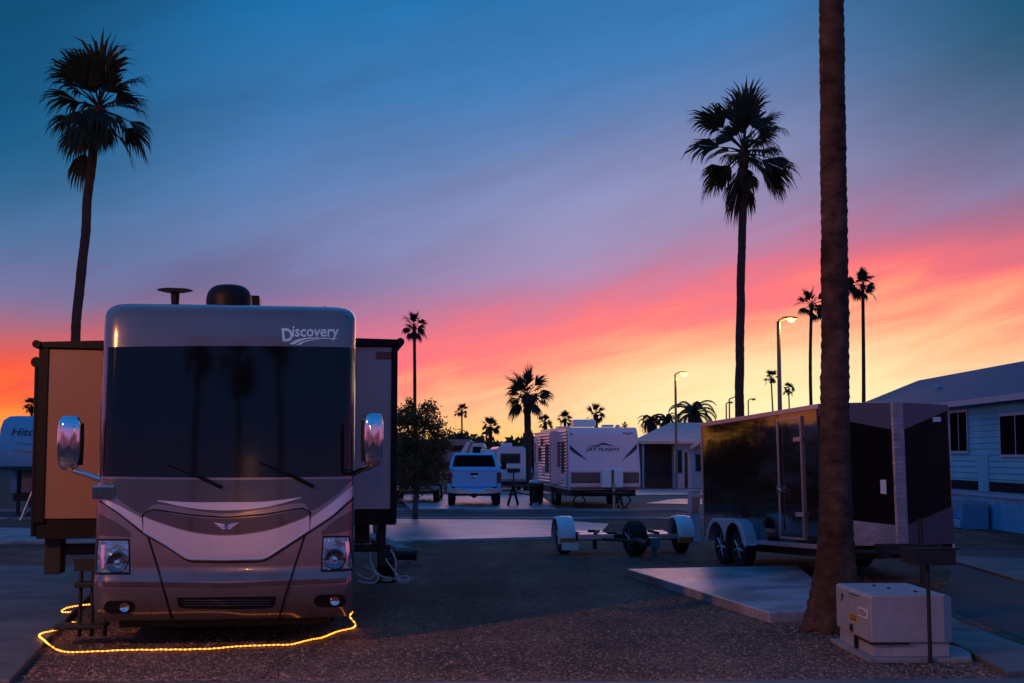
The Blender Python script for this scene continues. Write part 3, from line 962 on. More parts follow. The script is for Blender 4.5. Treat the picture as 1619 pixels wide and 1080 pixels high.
# mirrors, wipers
def mirror(x0, x1, y0, y1, ax, ay, sgn):
    d = MH_LOC.y + 0.12
    c = MHI @ at((x0 + x1) / 2, (y0 + y1) / 2, d - 0.1)
    hw, hh = (x1 - x0) / 2 / 158.0, (y1 - y0) / 2 / 158.0
    rows = []
    # rounded-box mirror head, face towards the rear, bright back towards the street
    for (yy, s) in ((-0.10, 0.0), (-0.10, 0.55), (-0.088, 0.86), (-0.05, 0.98), (0.0, 1.0), (0.07, 0.96), (0.075, 0.0)):
        r = []
        for k in range(28):
            a = 2 * PI * k / 28
            ca, sa = math.cos(a), math.sin(a)
            ex = abs(ca) ** 0.45 * (1 if ca >= 0 else -1)
            ez = abs(sa) ** 0.45 * (1 if sa >= 0 else -1)
            tp = 1 - 0.10 * (1 if ez < 0 else 0) * abs(ez)
            r.append(c + Vector((hw * s * ex * tp, yy * 0.9, hh * s * ez)))
        rows.append(r)
    mb = MB()
    mb.grid(rows, close=True)
    m = mb.build('wing_mirror', M['chrome'], coach, smooth='all')
    mb = MB()
    mb.box(c.x - sgn * 0.0 - (hw * 0.62), c.x + hw * 0.62, c.y + 0.068, c.y + 0.078, c.z - hh * 0.85, c.z + hh * 0.85)
    mb.build('mirror_glass', M['window_glass'], m)
    # black inner flank towards the coach
    mb = MB()
    mb.tube([c + Vector((-sgn * hw * 0.98, -0.015, hh * 0.72)), c + Vector((-sgn * hw * 1.02, -0.02, 0)), c + Vector((-sgn * hw * 0.96, -0.015, -hh * 0.8))], 0.022, 8)
    mb.build('mirror_edge', M['black_plastic'], m, smooth=True)
    e = surf(ax, ay, -0.02)
    p0 = c + Vector((-sgn * hw * 0.1, 0.0, -hh * 0.92))
    mb = MB()
    mb.tube([p0 + Vector((0, 0, 0.06)), p0, p0 + (e - p0) * 0.15 + Vector((0, 0, -0.015)), p0 + (e - p0) * 0.6, e], [0.03, 0.03, 0.026, 0.028, 0.034], 10)
    mb.build('mirror_arm', M['chrome'], m, smooth=True)


mirror(92, 129, 657, 744, 157, 758, -1)
mirror(574, 606, 653, 738, 559, 748, 1)
mb = MB()
for k in range(4):
    mb.box(-1.295 + 0.05 * k, -1.255 + 0.05 * k, surf(170, 778).y - 0.05, surf(170, 778).y + 0.06, 1.47, 1.59)
mb.box(-1.31, -1.10, surf(170, 778).y - 0.03, surf(170, 778).y + 0.08, 1.465, 1.60)
mb.build('mirror_base', M['chrome'], coach, bevel=0.006)
for pts in ([(266, 735), (300, 748), (330, 760), (352, 769)], [(411, 731), (445, 745), (475, 758), (497, 768)]):
    w = seam('wiper', pts, 0.011, M['black_plastic'], 0.03)
    seam('wiper_arm', [(pts[1][0] + 10, pts[1][1] + 3), pts[2], (pts[3][0] - 1, pts[3][1] + 1)], 0.02, M['black_plastic'], 0.045, w, 10)

# roof kit
def on_coach(px, py, dy):
    """local point at dy metres behind the front seen at a place in the photograph"""
    best = None
    d = MH_LOC.y + dy
    for _ in range(5):
        q = MHI @ at(px, py, d)
        d += dy - q.y
    return MHI @ at(px, py, d)


c = on_coach(362, 484, 1.6)
k = 141.0
mb = MB()
prof = [(3.40, 0.0), (3.40, 0.255)] + [(3.46 + 0.20 * math.sin(a) ** 0.9, 0.255 * math.cos(a) ** 0.55) for a in [i * PI / 2 / 9 for i in range(9)]] + [(3.66, 0.0)]
mb.lathe([(z + c.z - 3.42 + 0.0, r) for z, r in prof], (c.x, c.y, 0), 'z', 32)
mb.build('satellite_dome', M['black_plastic'], coach, smooth=True)
bx = on_coach(402, 475, 2.2)
MB().box(bx.x - 0.10, bx.x + 0.06, bx.y, bx.y + 0.6, 3.38, bx.z + 0.06).build('roof_vent', M['black_plastic'], coach, bevel=0.015)
MB().box(-0.5, 0.5, 4.2, 5.2, 3.40, 3.6).build('air_conditioner', M['coach_grey'], coach, bevel=0.04)
a0 = on_coach(277, 484, 1.3)
a1 = on_coach(277, 460, 1.3)
mb = MB()
mb.tube([(a0.x, a0.y, 3.38), (a1.x, a1.y, a1.z)], [0.032, 0.05], 10)
mb.prism([(a1.x - 0.19, a1.z + 0.004), (a1.x - 0.08, a1.z - 0.02), (a1.x + 0.08, a1.z - 0.02), (a1.x + 0.19, a1.z + 0.004), (a1.x + 0.14, a1.z + 0.018), (a1.x + 0.08, a1.z + 0.022), (a1.x - 0.07, a1.z + 0.024), (a1.x - 0.14, a1.z + 0.018)], 'y', a1.y - 0.09, a1.y + 0.05)
mb.build('roof_antenna', M['black_plastic'], coach)
s0 = on_coach(513, 488, 0.7)
MB().tube([(s0.x, s0.y, 3.36), (s0.x, s0.y, s0.z - 0.02), (s0.x, s0.y, s0.z + 0.03)], [0.025, 0.02, 0.004], 8).build('aerial', M['black_plastic'], coach)


# slide-out rooms
def slide(px0, px1, pyt, pyb, sgn, material, y0=1.75, y1=8.2):
    a, b = on_coach(px0, pyt, y0), on_coach(px1, pyb, y0)
    zt, zb = a.z, b.z
    xo = a.x if sgn < 0 else b.x
    xi = sgn * (HW - 0.25)
    mb = MB()
    mb.box(xo, xi, y0, y1, zb, zt)
    room = mb.build('slide_room', material, coach, bevel=0.008)
    return room, xo, xi, zt, zb, y0, y1


room, xo, xi, zt, zb, y0, y1 = slide(77, 156, 552, 820, -1, M['coach_tan_lit'])
mb = MB()
mb.box(xo - 0.10, xo + 0.005, y0 - 0.02, y1 + 0.05, zb - 0.04, zt + 0.03)
mb.build('slide_flange', M['black_plastic'], room, bevel=0.006)
mb = MB()
mb.box(xo - 0.08, xi, y0 + 0.03, y1, zb - 0.22, zb - 0.001)
mb.build('slide_floor', M['black_plastic'], room)
mb = MB()
mb.prism([(xo - 0.14, zt + 0.075), (xo - 0.12, zt + 0.02), (xi, zt + 0.0), (xi, zt + 0.115)], 'y', y0 - 0.05, y1)
mb.tube([(xo - 0.12, y0 - 0.08, zt + 0.05), (xo - 0.12, y1, zt + 0.05)], 0.045, 12)
mb.tube([(-HW - 0.03, y0 - 0.22, zt + 0.075), (-HW - 0.03, y1, zt + 0.075)], 0.075, 12)
mb.build('slide_awning', M['black_plastic'], room, smooth=True)
mb = MB()
mb.tube([(xo - 0.15, y0 + 0.1, zt - 0.14), (xo - 0.15, y0 + 0.9, zt - 0.14)], 0.06, 12)
mb.tube([(xo - 0.14, y0 + 0.15, zt - 0.16), (xo - 0.13, y0 + 0.15, zb - 0.2)], 0.035, 8)
mb.build('patio_awning_arm', M['black_plastic'], coach, smooth=True)
mb = MB()
mb.box(xo - 0.02, xo + 0.16, y0 + 0.2, y0 + 0.5, zb - 0.62, zb - 0.2)
mb.box(xo + 0.1, xi + 0.2, y0 + 0.35, y0 + 0.47, zb - 0.42, zb - 0.30)
mb.build('slide_support', M['black_metal'], coach, bevel=0.01)

room, xo, xi, zt, zb, y0, y1 = slide(556, 618, 548, 805, 1, M['coach_grey'])  # same kind of panel out of the lamplight, greyed in the colour
mb = MB()
mb.box(xo - 0.005, xo + 0.065, y0 - 0.02, y1 + 0.05, zb - 0.17, zt + 0.03)
mb.build('slide_flange', M['black_plastic'], room, bevel=0.006)
mb = MB()
mb.box(xo + 0.05, xi, y0 + 0.03, y1, zb - 0.18, zb - 0.001)
mb.build('slide_floor', M['black_plastic'], room)
mb = MB()
mb.prism([(xo + 0.12, zt + 0.085), (xo + 0.10, zt + 0.02), (xi, zt + 0.0), (xi, zt + 0.10)], 'y', y0 - 0.05, y1)
mb.tube([(xo + 0.09, y0 - 0.08, zt + 0.055), (xo + 0.09, y1, zt + 0.055)], 0.048, 12)
mb.build('slide_awning', M['black_plastic'], room, smooth=True)
a, b = on_coach(595, 556, y0), on_coach(619, 568, y0)
MB().box(a.x, b.x, y0 - 0.012, y0 + 0.02, b.z, a.z).build('slide_vent', M['window_glass'], room, bevel=0.004)
mb = MB()
mb.box(HW - 0.2, xo + 0.03, y0 + 0.5, y0 + 0.62, zb - 0.52, zb - 0.44)
mb.box(xo - 0.12, xo - 0.03, y0 + 0.45, y0 + 0.6, zb - 0.7, zb - 0.17)
mb.box(HW + 0.06, HW + 0.24, y0 + 0.5, y0 + 0.75, zb - 0.42, zb - 0.2)
mb.build('slide_support', M['black_metal'], coach, bevel=0.01)

# underside and wheels
mb = MB()
mb.box(-1.06, 1.06, 0.45, 10.5, 0.16, 0.30)
mb.build('chassis', M['black_metal'], coach)


def wheel(name, parent, c, rad, wid, axis='x', material=None, rim_mat=None, out=-1, spokes=6):
    """tyre with a rim facing +/- along the axle"""
    h = wid / 2
    t = MB().lathe([(-h, rad * 0.62), (-h * 1.02, rad * 0.86), (-h * 0.8, rad * 0.97), (-h * 0.5, rad), (h * 0.5, rad), (h * 0.8, rad * 0.97), (h * 1.02, rad * 0.86), (h, rad * 0.62), (-h, rad * 0.62)], c, axis, 30)
    w = t.build(name, material or M['rubber'], parent, smooth=True)
    r = MB()
    c = Vector(c)
    s = out
    r.lathe([(s * h * 0.96, rad * 0.64), (s * h * 0.9, rad * 0.6), (s * h * 0.45, rad * 0.56), (s * h * 0.4, 0.0)], c, axis, 24)
    ax = {'x': Vector((1, 0, 0)), 'y': Vector((0, 1, 0))}[axis]
    u = Vector((0, 0, 1))
    v = ax.cross(u)
    for k in range(spokes):
        a = 2 * PI * k / spokes
        d = u * math.cos(a) + v * math.sin(a)
        r.tube([c + ax * s * h * 0.8, c + d * rad * 0.58 + ax * s * h * 0.86], [rad * 0.1, rad * 0.07], 6)
    r.lathe([(s * h * 0.95, 0.0), (s * h * 0.9, rad * 0.15), (s * h * 0.5, rad * 0.16)], c, axis, 14)
    r.build('rim', rim_mat or M['alloy'], w, smooth=True)
    return w


for x in (-1.0, 1.0):
    wheel('wheel', coach, (x, 1.9, 0.5), 0.5, 0.28, 'x', out=1 if x > 0 else -1)
    wheel('wheel', coach, (x, 7.9, 0.5), 0.5, 0.45, 'x', out=1 if x > 0 else -1)

# entry step unfolded at the left corner
st = empty('entry_step', at(128, 940, 13.6) * 1.0, MH_YAW, 'black folding entry step standing left of the motorhome', 'step')
st.location.z = 0.06
b = st.location.copy()


def L2(px, py, d, o):
    return o.matrix_basis.inverted() @ at(px, py, d)


mb = MB()
mb.box(-0.24, 0.26, -0.12, 0.2, 0.10, 0.14)
mb.build('lower_tread', M['black_metal'], st, bevel=0.01)
mb = MB()
mb.box(-0.08, 0.26, 0.05, 0.3, 0.50, 0.55)
mb.build('upper_tread', M['black_metal'], st, bevel=0.01)
mb = MB()
for x in (-0.03, 0.09, 0.22):
    mb.tube([(x, 0.15, 0.0), (x, 0.17, 0.78)], 0.022, 8)
mb.box(-0.1, 0.26, 0.14, 0.2, 0.66, 0.78)
mb.build('step_frame', M['black_metal'], st)
# ------------------------------------------------------------------ rope light
rope = empty('rope_light', (-2.8, 12.95, 0), 0, 'glowing amber rope light laid on the gravel in front of the motorhome', 'rope light')
rp = [(150, 955), (128, 957), (106, 961), (97, 967), (108, 968), (112, 967)]
path2 = [(115, 984), (124, 986), (122, 990), (96, 995), (63, 1003), (70, 1013), (84, 1024), (98, 1030), (120, 1031.5), (160, 1030), (205, 1028), (250, 1027.5),
         (300, 1027), (340, 1025.5), (380, 1022), (402, 1021), (440, 1020), (462, 1019), (485, 1013), (510, 1008), (530, 1000), (545, 996), (558, 993), (562, 987), (556, 979), (553, 974), (558, 967)]


def rope_pts(pp, n):
    o = []
    for x, y in curve(pp, n):
        g = G(x, y)
        o.append(Vector((g.x, g.y, 0.022)) - rope.location)
    return o


rt = MB()
rb = MB()
rnd = random.Random(3)
raise_end = 0.28
for pp, n in ((rp, 30), (path2, 160)):
    if pp is rp:
        q = [at(x, y, 13.9 + 0.006 * (150 - x)) - rope.location for x, y in curve(pp, n)]
        q = [Vector((v.x, v.y, max(0.03, v.z))) for v in q]
    else:
        q = []
        for x, y in curve(pp, n):
            if x > 550 and y < 990:
                p = at(x, y, 13.35)
                q.append(Vector((p.x, p.y, max(0.022, p.z))) - rope.location)
            else:
                g = G(x, min(y, 1040))
                hz = 0.082 if x < 76 or y < 1000 and x < 130 else max(0.022, 0.082 - 0.06 * (x - 76) / 14)
                r_ = ray(x, y)
                g = r_ * ((hz - CAMZ) / r_.z)
                q.append(Vector((g.x, g.y, hz + rnd.uniform(0, 0.004))) - rope.location)
    rt.tube(q, 0.006, 6)
    # little lamps at an even spacing inside the tube
    ln, last = 0.0, 0.0
    for a, b in zip(q, q[1:]):
        L_ = (b - a).length
        while last <= ln + L_ and L_ > 1e-6:
            p = a + (b - a) * ((last - ln) / L_)
            rb.lathe([(-0.010, 0.0), (-0.006, 0.0078), (0.006, 0.0078), (0.010, 0.0)], p, 'x', 6)
            last += 0.046
        ln += L_
rt.build('tube', M['rope_tube'], rope, smooth=True)
tag(rb.build('bulb', M['rope_bulb'], rope, smooth=True), None, None, None, 'stuff')

# ------------------------------------------------------------------ palms
from mathutils import noise


def smooth_path(base, top, bend=(0, 0), n=14, sway=0.0, rnd=None):
    o = []
    for i in range(n + 1):
        t = i / n
        p = Vector(base) + (Vector(top) - Vector(base)) * t
        k = math.sin(PI * t)
        p.x += bend[0] * k
        p.y += bend[1] * k
        if rnd is not None and 0 < i < n:
            p.x += rnd.uniform(-sway, sway)
        o.append(p)
    return o


def trunk_mesh(path, r0, r1, flare=0.0, flare_h=1.0, sides=16, rings=90, rnd=None, rough=0.03, lumps=False):
    n = len(path) - 1
    L_ = sum((b - a).length for a, b in zip(path, path[1:]))
    pts, rs = [], []
    for i in range(rings + 1):
        t = i / rings
        s = t * n
        k = min(n - 1, int(s))
        f = s - k
        p = path[k] + (path[k + 1] - path[k]) * f
        # hermite-ish smoothing
        if 0 < k < n - 1:
            a, b, c, d = path[k - 1], path[k], path[k + 1], path[k + 2]
            p = 0.5 * (2 * b + (c - a) * f + (2 * a - 5 * b + 4 * c - d) * f * f + (-a + 3 * b - 3 * c + d) * f ** 3)
        h = t * L_
        r = r0 + (r1 - r0) * t + flare * math.exp(-h / flare_h)
        r *= 1 + (rnd.uniform(-rough, rough) if rnd else 0) + (rough if i % 2 else 0)
        pts.append(p)
        rs.append(r)
    mb = MB().tube(pts, rs, sides)
    if lumps:
        ph = rnd.uniform(0, 50)
        for i in range(rings + 1):
            z = pts[i].z
            fl = math.exp(-max(0, z) / max(0.2, flare_h))
            for k in range(sides):
                a = 2 * PI * k / sides
                v = Vector(mb.v[i * sides + k]) - pts[i]
                q = noise.noise(Vector((math.cos(a) * 1.6 + ph, math.sin(a) * 1.6, z * 1.1))) * 0.07
                q += noise.noise(Vector((math.cos(a) * 4 + ph, math.sin(a) * 4, z * 9))) * 0.05
                q += 0.022 * math.sin(z * 2 * PI / 0.115 + 3.0 * noise.noise(Vector((math.cos(a) * 1.5, math.sin(a) * 1.5, z * 0.8))))
                q += fl * 0.40 * noise.noise(Vector((math.cos(a) * 2.4, math.sin(a) * 2.4 + ph, z * 0.6)))
                mb.v[i * sides + k] = tuple(pts[i] + v * (1 + q))
    return mb


def fan_frond(mb, c, az, el, L_, rnd, nseg=18, droop=0.5, pet=0.5, spread=1.25, fat=1.0):
    """petiole plus a pleated fan whose tips hang"""
    d = Vector((math.cos(az) * math.cos(el), math.sin(az) * math.cos(el), math.sin(el)))
    s = Vector((-math.sin(az), math.cos(az), 0))
    g = Vector((0, 0, -1))
    p0 = c
    p1 = c + d * L_ * pet * 0.6 + g * L_ * 0.015
    d2 = (d + g * 0.22 * math.cos(el)).normalized()
    p2 = p1 + d2 * L_ * pet * 0.4
    mb.tube([p0, p1, p2], [0.016 * L_ + 0.006, 0.010 * L_ + 0.004, 0.006 * L_ + 0.003], 4, cap=False)
    roll = rnd.uniform(-0.95, 0.95)
    nrm = s.cross(d2).normalized()
    s2 = (s * math.cos(roll) + nrm * math.sin(roll)).normalized()
    nrm = s2.cross(d2).normalized()
    FL = L_ * (1 - pet)
    for k in range(nseg):
        u = (k + 0.5) / nseg * 2 - 1
        a = u * spread + rnd.uniform(-0.04, 0.04)
        fd = (d2 * math.cos(a) + s2 * math.sin(a) - nrm * 0.16 * abs(u)).normalized()
        ln = FL * (1.02 - 0.30 * u * u) * rnd.uniform(0.88, 1.08)
        wv = fd.cross(nrm).normalized()
        w = FL * 2.0 * spread / nseg * 0.72 * fat
        q1 = p2 + fd * ln * 0.52 + g * ln * 0.03 * droop
        fd2 = (fd + g * droop * rnd.uniform(0.55, 1.1)).normalized()
        q2 = q1 + fd2 * ln * 0.30
        fd3 = (fd2 + g * droop * rnd.uniform(0.9, 1.9)).normalized()
        q3 = q2 + fd3 * ln * 0.26
        h = w / 2
        mb.add([p2, q1 - wv * h, q1 + wv * h, q2 - wv * h * 0.5, q2 + wv * h * 0.5, q3], [(0, 1, 2), (1, 3, 4, 2), (3, 5, 4)])


def fan_crown(c, Rr, rnd, n, nseg, low=-0.75, droop=0.6, up=1.45):
    mb = MB()
    ga = 2.399963
    for i in range(n):
        t = (i + 0.5) / n
        el = up + (low - up) * t + rnd.uniform(-0.3, 0.3)
        az = i * ga + rnd.uniform(-0.6, 0.6)
        dr = droop * (0.2 + 0.9 * t + rnd.uniform(0.0, 0.45))
        ll = Rr * rnd.choice((rnd.uniform(0.7, 0.85), rnd.uniform(0.9, 1.16), rnd.uniform(0.9, 1.16)))
        fan_frond(mb, c + Vector((0, 0, 0.16 * Rr * (0.5 - t))), az, el, ll * 1.1, rnd, nseg, dr, rnd.uniform(0.26, 0.46) + 0.06 * t, rnd.uniform(0.6, 1.0), rnd.uniform(1.0, 1.3))
    return mb


def boot_mesh(c, r, h, rnd, n=46):
    """stub ends and a short skirt of dead leaf under the crown"""
    mb = MB()
    mb.lathe([(-h, r * 0.62), (-h * 0.7, r * 0.95), (-h * 0.35, r * 1.25), (0.0, r * 1.2), (h * 0.2, r * 0.6), (h * 0.25, 0)], c, 'z', 14)
    for i in range(n):
        a = i * 2.399963
        z = -h * rnd.uniform(0.0, 1.0)
        rr = r * (1.25 - 0.5 * (-z / h))
        d = Vector((math.cos(a), math.sin(a), 0))
        p = c + d * rr * 0.7 + Vector((0, 0, z))
        q = p + d * r * rnd.uniform(0.5, 1.15) + Vector((0, 0, rnd.uniform(-0.35, 0.5) * r))
        mb.tube([p, q], [r * 0.17, r * 0.07], 4)
    return mb


def dead_fronds(mb, c, r, h, rnd, n):
    for i in range(n):
        a = rnd.uniform(0, 2 * PI)
        fan_frond(mb, c + Vector((0, 0, -h * rnd.uniform(0.1, 0.6))), a, rnd.uniform(-1.35, -1.05), h * rnd.uniform(1.0, 1.5), rnd, 10, 0.5, 0.45, 0.7)


def fan_palm(label, base, top, Rr, r0, r1, seed, nf=46, nseg=18, bend=(0, 0), flare=0.0, group=None, low=-0.75, boot=True, dead=5, sides=14, rings=80, trunk_mat='trunk', droop=0.6, flare_h=1.0, sway=0.0, name='fan_palm', rough=0.03):
    rnd = random.Random(seed)
    base, top = Vector(base), Vector(top)
    root = empty(name, base, 0, label, 'palm tree', group)
    path = smooth_path(Vector((0, 0, 0)), top - base, bend, 14, sway, rnd)
    trunk_mesh(path, r0, r1, flare, flare_h, sides, rings, rnd, rough, sides > 12).build('trunk', M[trunk_mat], root, smooth='all')
    c = top - base
    tg = tag(fan_crown(c, Rr, rnd, nf, nseg, low, droop).build('crown', M['frond'], root, fix=False), None)
    if boot:
        bt = boot_mesh(c, r1 * 1.15, Rr * 0.42, rnd)
        dead_fronds(bt, c, r1, Rr * 0.45, rnd, dead)
        bt.build('dead_leaf_skirt', M['frond_dry'], root, fix=False)
    return root


def crown_top(px, py, d):
    return at(px, py, d)


# the tall leaning palm behind the motorhome
d = 30.0
fan_palm('tall fan palm leaning behind the left corner of the motorhome', Vector((at(118, 560, d).x, d, 0)), at(157, 172, d), 1.46, 0.115, 0.10, 11, 36, 18, bend=(-0.17, 0), low=-0.95, dead=4, droop=0.85, sway=0.035)
# the tall palm behind the black trailer
d = 37.0
fan_palm('tall fan palm rising behind the black cargo trailer, crown in full view', Vector((at(1166, 700, d).x, d, 0)), at(1176, 240, d), 1.62, 0.135, 0.105, 24, 38, 18, bend=(-0.03, 0), low=-1.15, dead=9, droop=0.85, sway=0.012)
# the near palm whose crown is above the picture
nb = G(1322, 996)
fan_palm('thick near palm trunk beside the utility box, crown above the picture', nb, Vector((at(1312, 0, nb.y).x + 0.05, nb.y, 11.5)), 1.6, 0.165, 0.115, 37, 40, 14, bend=(0.02, 0), flare=0.20, flare_h=0.55, trunk_mat='trunk_near', sides=40, rings=420, sway=0.006, dead=6, rough=0.016)
# farther ones
far = [
    # px, py (crown centre), depth, crown radius, r0, r1, seed, label, low
    (655, 517, 118, 1.42, 0.17, 0.13, 41, 'slim tall fan palm standing above the bushy tree', -0.9),
    (730, 650, 225, 1.25, 0.16, 0.13, 42, 'small distant fan palm above the pickup truck', -0.7),
    (775, 676, 120, 1.0, 0.2, 0.17, 43, 'short fan palm in the tree line left of the thick palm', -0.5),
    (833, 626, 72, 1.4, 0.19, 0.18, 44, 'thick shaggy fan palm standing left of the travel trailer', -0.95),
    (862, 668, 150, 0.95, 0.2, 0.16, 45, 'small palm between the thick palm and the travel trailer roof', -0.7),
    (893, 663, 150, 0.95, 0.2, 0.16, 46, 'small fan palm over the rear roof of the travel trailer', -0.6),
    (942, 656, 125, 1.05, 0.2, 0.17, 47, 'fan palm rising behind the air conditioner of the travel trailer', -0.8),
    (988, 673, 190, 0.55, 0.14, 0.12, 52, 'tiny palm tip over the right roof edge of the travel trailer', -0.6),
    (1219, 597, 225, 1.35, 0.15, 0.12, 48, 'distant slim fan palm left of the tall lit street lamp', -0.8),
    (1247, 616, 262, 1.4, 0.16, 0.13, 49, 'distant lower fan palm right of the tall lit street lamp', -0.8),
    (1283, 482, 112, 1.4, 0.15, 0.13, 50, 'tall slim fan palm just left of the near trunk', -0.95),
    (1364, 451, 100, 1.42, 0.16, 0.12, 51, 'tall slim fan palm just right of the near trunk', -0.85),
    (50, 643, 150, 1.1, 0.18, 0.15, 53, 'small palm crown above the fifth wheel trailer at the left edge', -0.6),
]
for px, py, d, Rr, r0, r1, seed, lab, low in far:
    t = at(px, py, d)
    bx = at(px + (6 if px in (1219, 1283) else (2 if px == 1247 else 0)), 720, d).x
    fan_palm(lab, Vector((bx, d, 0)), t, Rr, r0, r1, seed, 27 if d > 90 else 34, 10 if d > 90 else 14, bend=((-0.25 if px in (1283,) else 0.05), 0), low=low, dead=6, sides=8, rings=30, droop=0.7)


def feather_palm(label, base, top, Rr, r0, r1, seed, n=24):
    rnd = random.Random(seed)
    base, top = Vector(base), Vector(top)
    root = empty('date_palm', base, 0, label, 'palm tree')
    c = top - base
    trunk_mesh(smooth_path(Vector((0, 0, 0)), c), r0, r1, 0, 1, 9, 30, rnd, 0.06).build('trunk', M['trunk'], root, smooth='all')
    mb = MB()
    for i in range(n):
        t = (i + 0.5) / n
        el = 1.4 - 1.55 * t + rnd.uniform(-0.1, 0.1)
        az = i * 2.399963 + rnd.uniform(-0.3, 0.3)
        h = Vector((math.cos(az), math.sin(az), 0))
        s = Vector((-math.sin(az), math.cos(az), 0))
        p = c.copy()
        e = el
        pts = [p.copy()]
        for k in range(9):
            p = p + (h * math.cos(e) + Vector((0, 0, math.sin(e)))) * Rr * rnd.uniform(1.0, 1.1) / 8
            e -= 0.17 + 0.05 * k * 0.6
            pts.append(p.copy())
        mb.tube(pts, [0.03 - 0.0026 * k for k in range(len(pts))], 4, cap=False)
        for k in range(1, 9):
            for f in (0.0, 0.33, 0.66):
                a = pts[k] + (pts[k + 1] - pts[k]) * f if k < 9 else pts[k]
                dr = (pts[k + 1] - pts[k]).normalized()
                for sg in (-1, 1):
                    ll = Rr * 0.26 * (1 - abs(k - 4.5) / 8) * rnd.uniform(0.85, 1.1)
                    tip = a + (s * sg * 0.75 + dr * 0.6 + Vector((0, 0, -0.35))).normalized() * ll
                    mb.add([a - dr * 0.05, a + dr * 0.05, tip], [(0, 1, 2)])
    mb.build('crown', M['frond'], root, fix=False)
    return root


d = 84.0
feather_palm('date palm with arching fronds above the low house roof', (at(1097, 700, d).x, d, 0), at(1096, 655, d), 1.75, 0.3, 0.34, 61, 26)
d = 98.0
feather_palm('date palm left of the lamp post behind the low house', (at(1030, 700, d).x, d, 0), at(1030, 667, d), 1.15, 0.28, 0.3, 62)
d = 104.0
feather_palm('smaller date palm touching the lamp post behind the low house', (at(1053, 700, d).x, d, 0), at(1054, 664, d), 1.05, 0.28, 0.3, 63)


# ------------------------------------------------------------------ leafy trees
def leafy(label, base, blobs, leaves, leaf, seed, trunk_pts, tr, material='leaf', limbs=7, name='bushy_tree', group=None):
    """blobs: (x, y, z, rx, ry, rz, share) crown masses, relative to base"""
    rnd = random.Random(seed)
    root = empty(name, base, 0, label, 'tree', group)
    mb = MB()
    mb.tube(trunk_pts, tr, 10)
    tp = Vector(trunk_pts[-1])
    for b in blobs:
        e = Vector(b[:3])
        m = tp.lerp(e, 0.5) + Vector((rnd.uniform(-.15, .15), rnd.uniform(-.15, .15), 0.05))
        mb.tube([tp, m, e, e + Vector((rnd.uniform(-1, 1) * b[3], rnd.uniform(-1, 1) * b[4], b[5])) * 0.7], [tr[-1] * 0.6, tr[-1] * 0.42, tr[-1] * 0.22, 0.008], 6)
    mb.build('trunk', M['bark'], root, smooth='all')
    mb = MB()
    tot = sum(b[6] for b in blobs)
    for b in blobs:
        n = int(leaves * b[6] / tot)
        # twigs radiating in the blob carry the leaves in sprays
        ns = max(6, n // 22)
        for _ in range(ns):
            while True:
                q = Vector((rnd.uniform(-1, 1), rnd.uniform(-1, 1), rnd.uniform(-1, 1)))
                if 0.15 < q.length <= 1:
                    break
            c = Vector(b[:3]) + Vector((q.x * b[3], q.y * b[4], q.z * b[5]))
            o = q.normalized()
            for _ in range(22):
                p = c + o * rnd.uniform(-0.22, 0.26) * b[3] + Vector((rnd.gauss(0, 1), rnd.gauss(0, 1), rnd.gauss(0, 1))) * leaf * 1.5
                a = Vector((rnd.uniform(-1, 1), rnd.uniform(-1, 1), rnd.uniform(-1, 1))).normalized()
                t2 = a.orthogonal().normalized()
                l_ = leaf * rnd.uniform(0.7, 1.3)
                mb.add([p - a * l_, p + t2 * l_ * 0.4, p + a * l_, p - t2 * l_ * 0.4], [(0, 1, 2, 3)])
    mb.build('crown', M[material], root, fix=False)
    return root


tb = G(656, 822)
k = 39.0 / FPX


def rel(px, py, dy=0.0):
    p = at(px, py, tb.y + dy) - tb
    return tuple(p)


def blob(px, py, rx, rz, share, dy=0.0, ry=None):
    return rel(px, py, dy) + (rx * k, (ry or rx) * k, rz * k, share)


leafy('bushy round tree with a pale slim trunk right of the motorhome', tb,
      [blob(650, 738, 48, 30, 4.2), blob(672, 715, 32, 26, 3.0), blob(636, 700, 28, 24, 2.2), blob(660, 668, 30, 24, 1.8, 0.2), blob(645, 655, 20, 18, 0.9), blob(678, 662, 20, 22, 1.1, -0.2),
       blob(693, 678, 18, 22, 1.1), blob(628, 662, 20, 22, 1.0), blob(700, 700, 15, 18, 0.9), blob(690, 745, 22, 18, 1.6), blob(655, 765, 30, 14, 1.6, -0.1), blob(612, 730, 24, 30, 1.5), blob(677, 642, 9, 9, 0.18), blob(652, 640, 7, 8, 0.14)],
      10500, 0.055, 71, [(0, 0, -0.05), (0.01, 0, 0.4), (0.04, 0.02, 0.8), (0.03, 0.0, 1.25)], [0.095, 0.085, 0.08, 0.075])

leafy('dense tree behind the motorhome, mirrored in the black trailer side', Vector((-4.9, 36.0, 0)), [(0, 0, 2.4, 1.35, 1.2, 1.2, 3), (0.5, 0, 3.3, .9, .9, .7, 1.4), (-0.5, 0.3, 1.4, 1.2, 1, .9, 2), (0.9, 0, 1.2, .8, .8, .9, 1)], 5000, 0.07, 75,
      [(0, 0, 0), (0, 0, 0.9), (0.05, 0, 1.6)], [0.12, 0.1, 0.08])
leafy('sparse tree behind the motorhome, mirrored beside the trailer door', Vector((-8.2, 37.0, 0)), [(0, 0, 1.4, 1.2, 1.2, 0.9, 3), (-0.9, 0, 2.2, .7, .9, .7, .8), (0.9, 0.3, 2.3, .6, .6, .6, .6)], 2400, 0.07, 76,
      [(0, 0, 0), (0, 0, 0.7), (0.05, 0, 1.2)], [0.12, 0.1, 0.08])
lb = Vector((at(712, 700, 120).x, 120, 0))
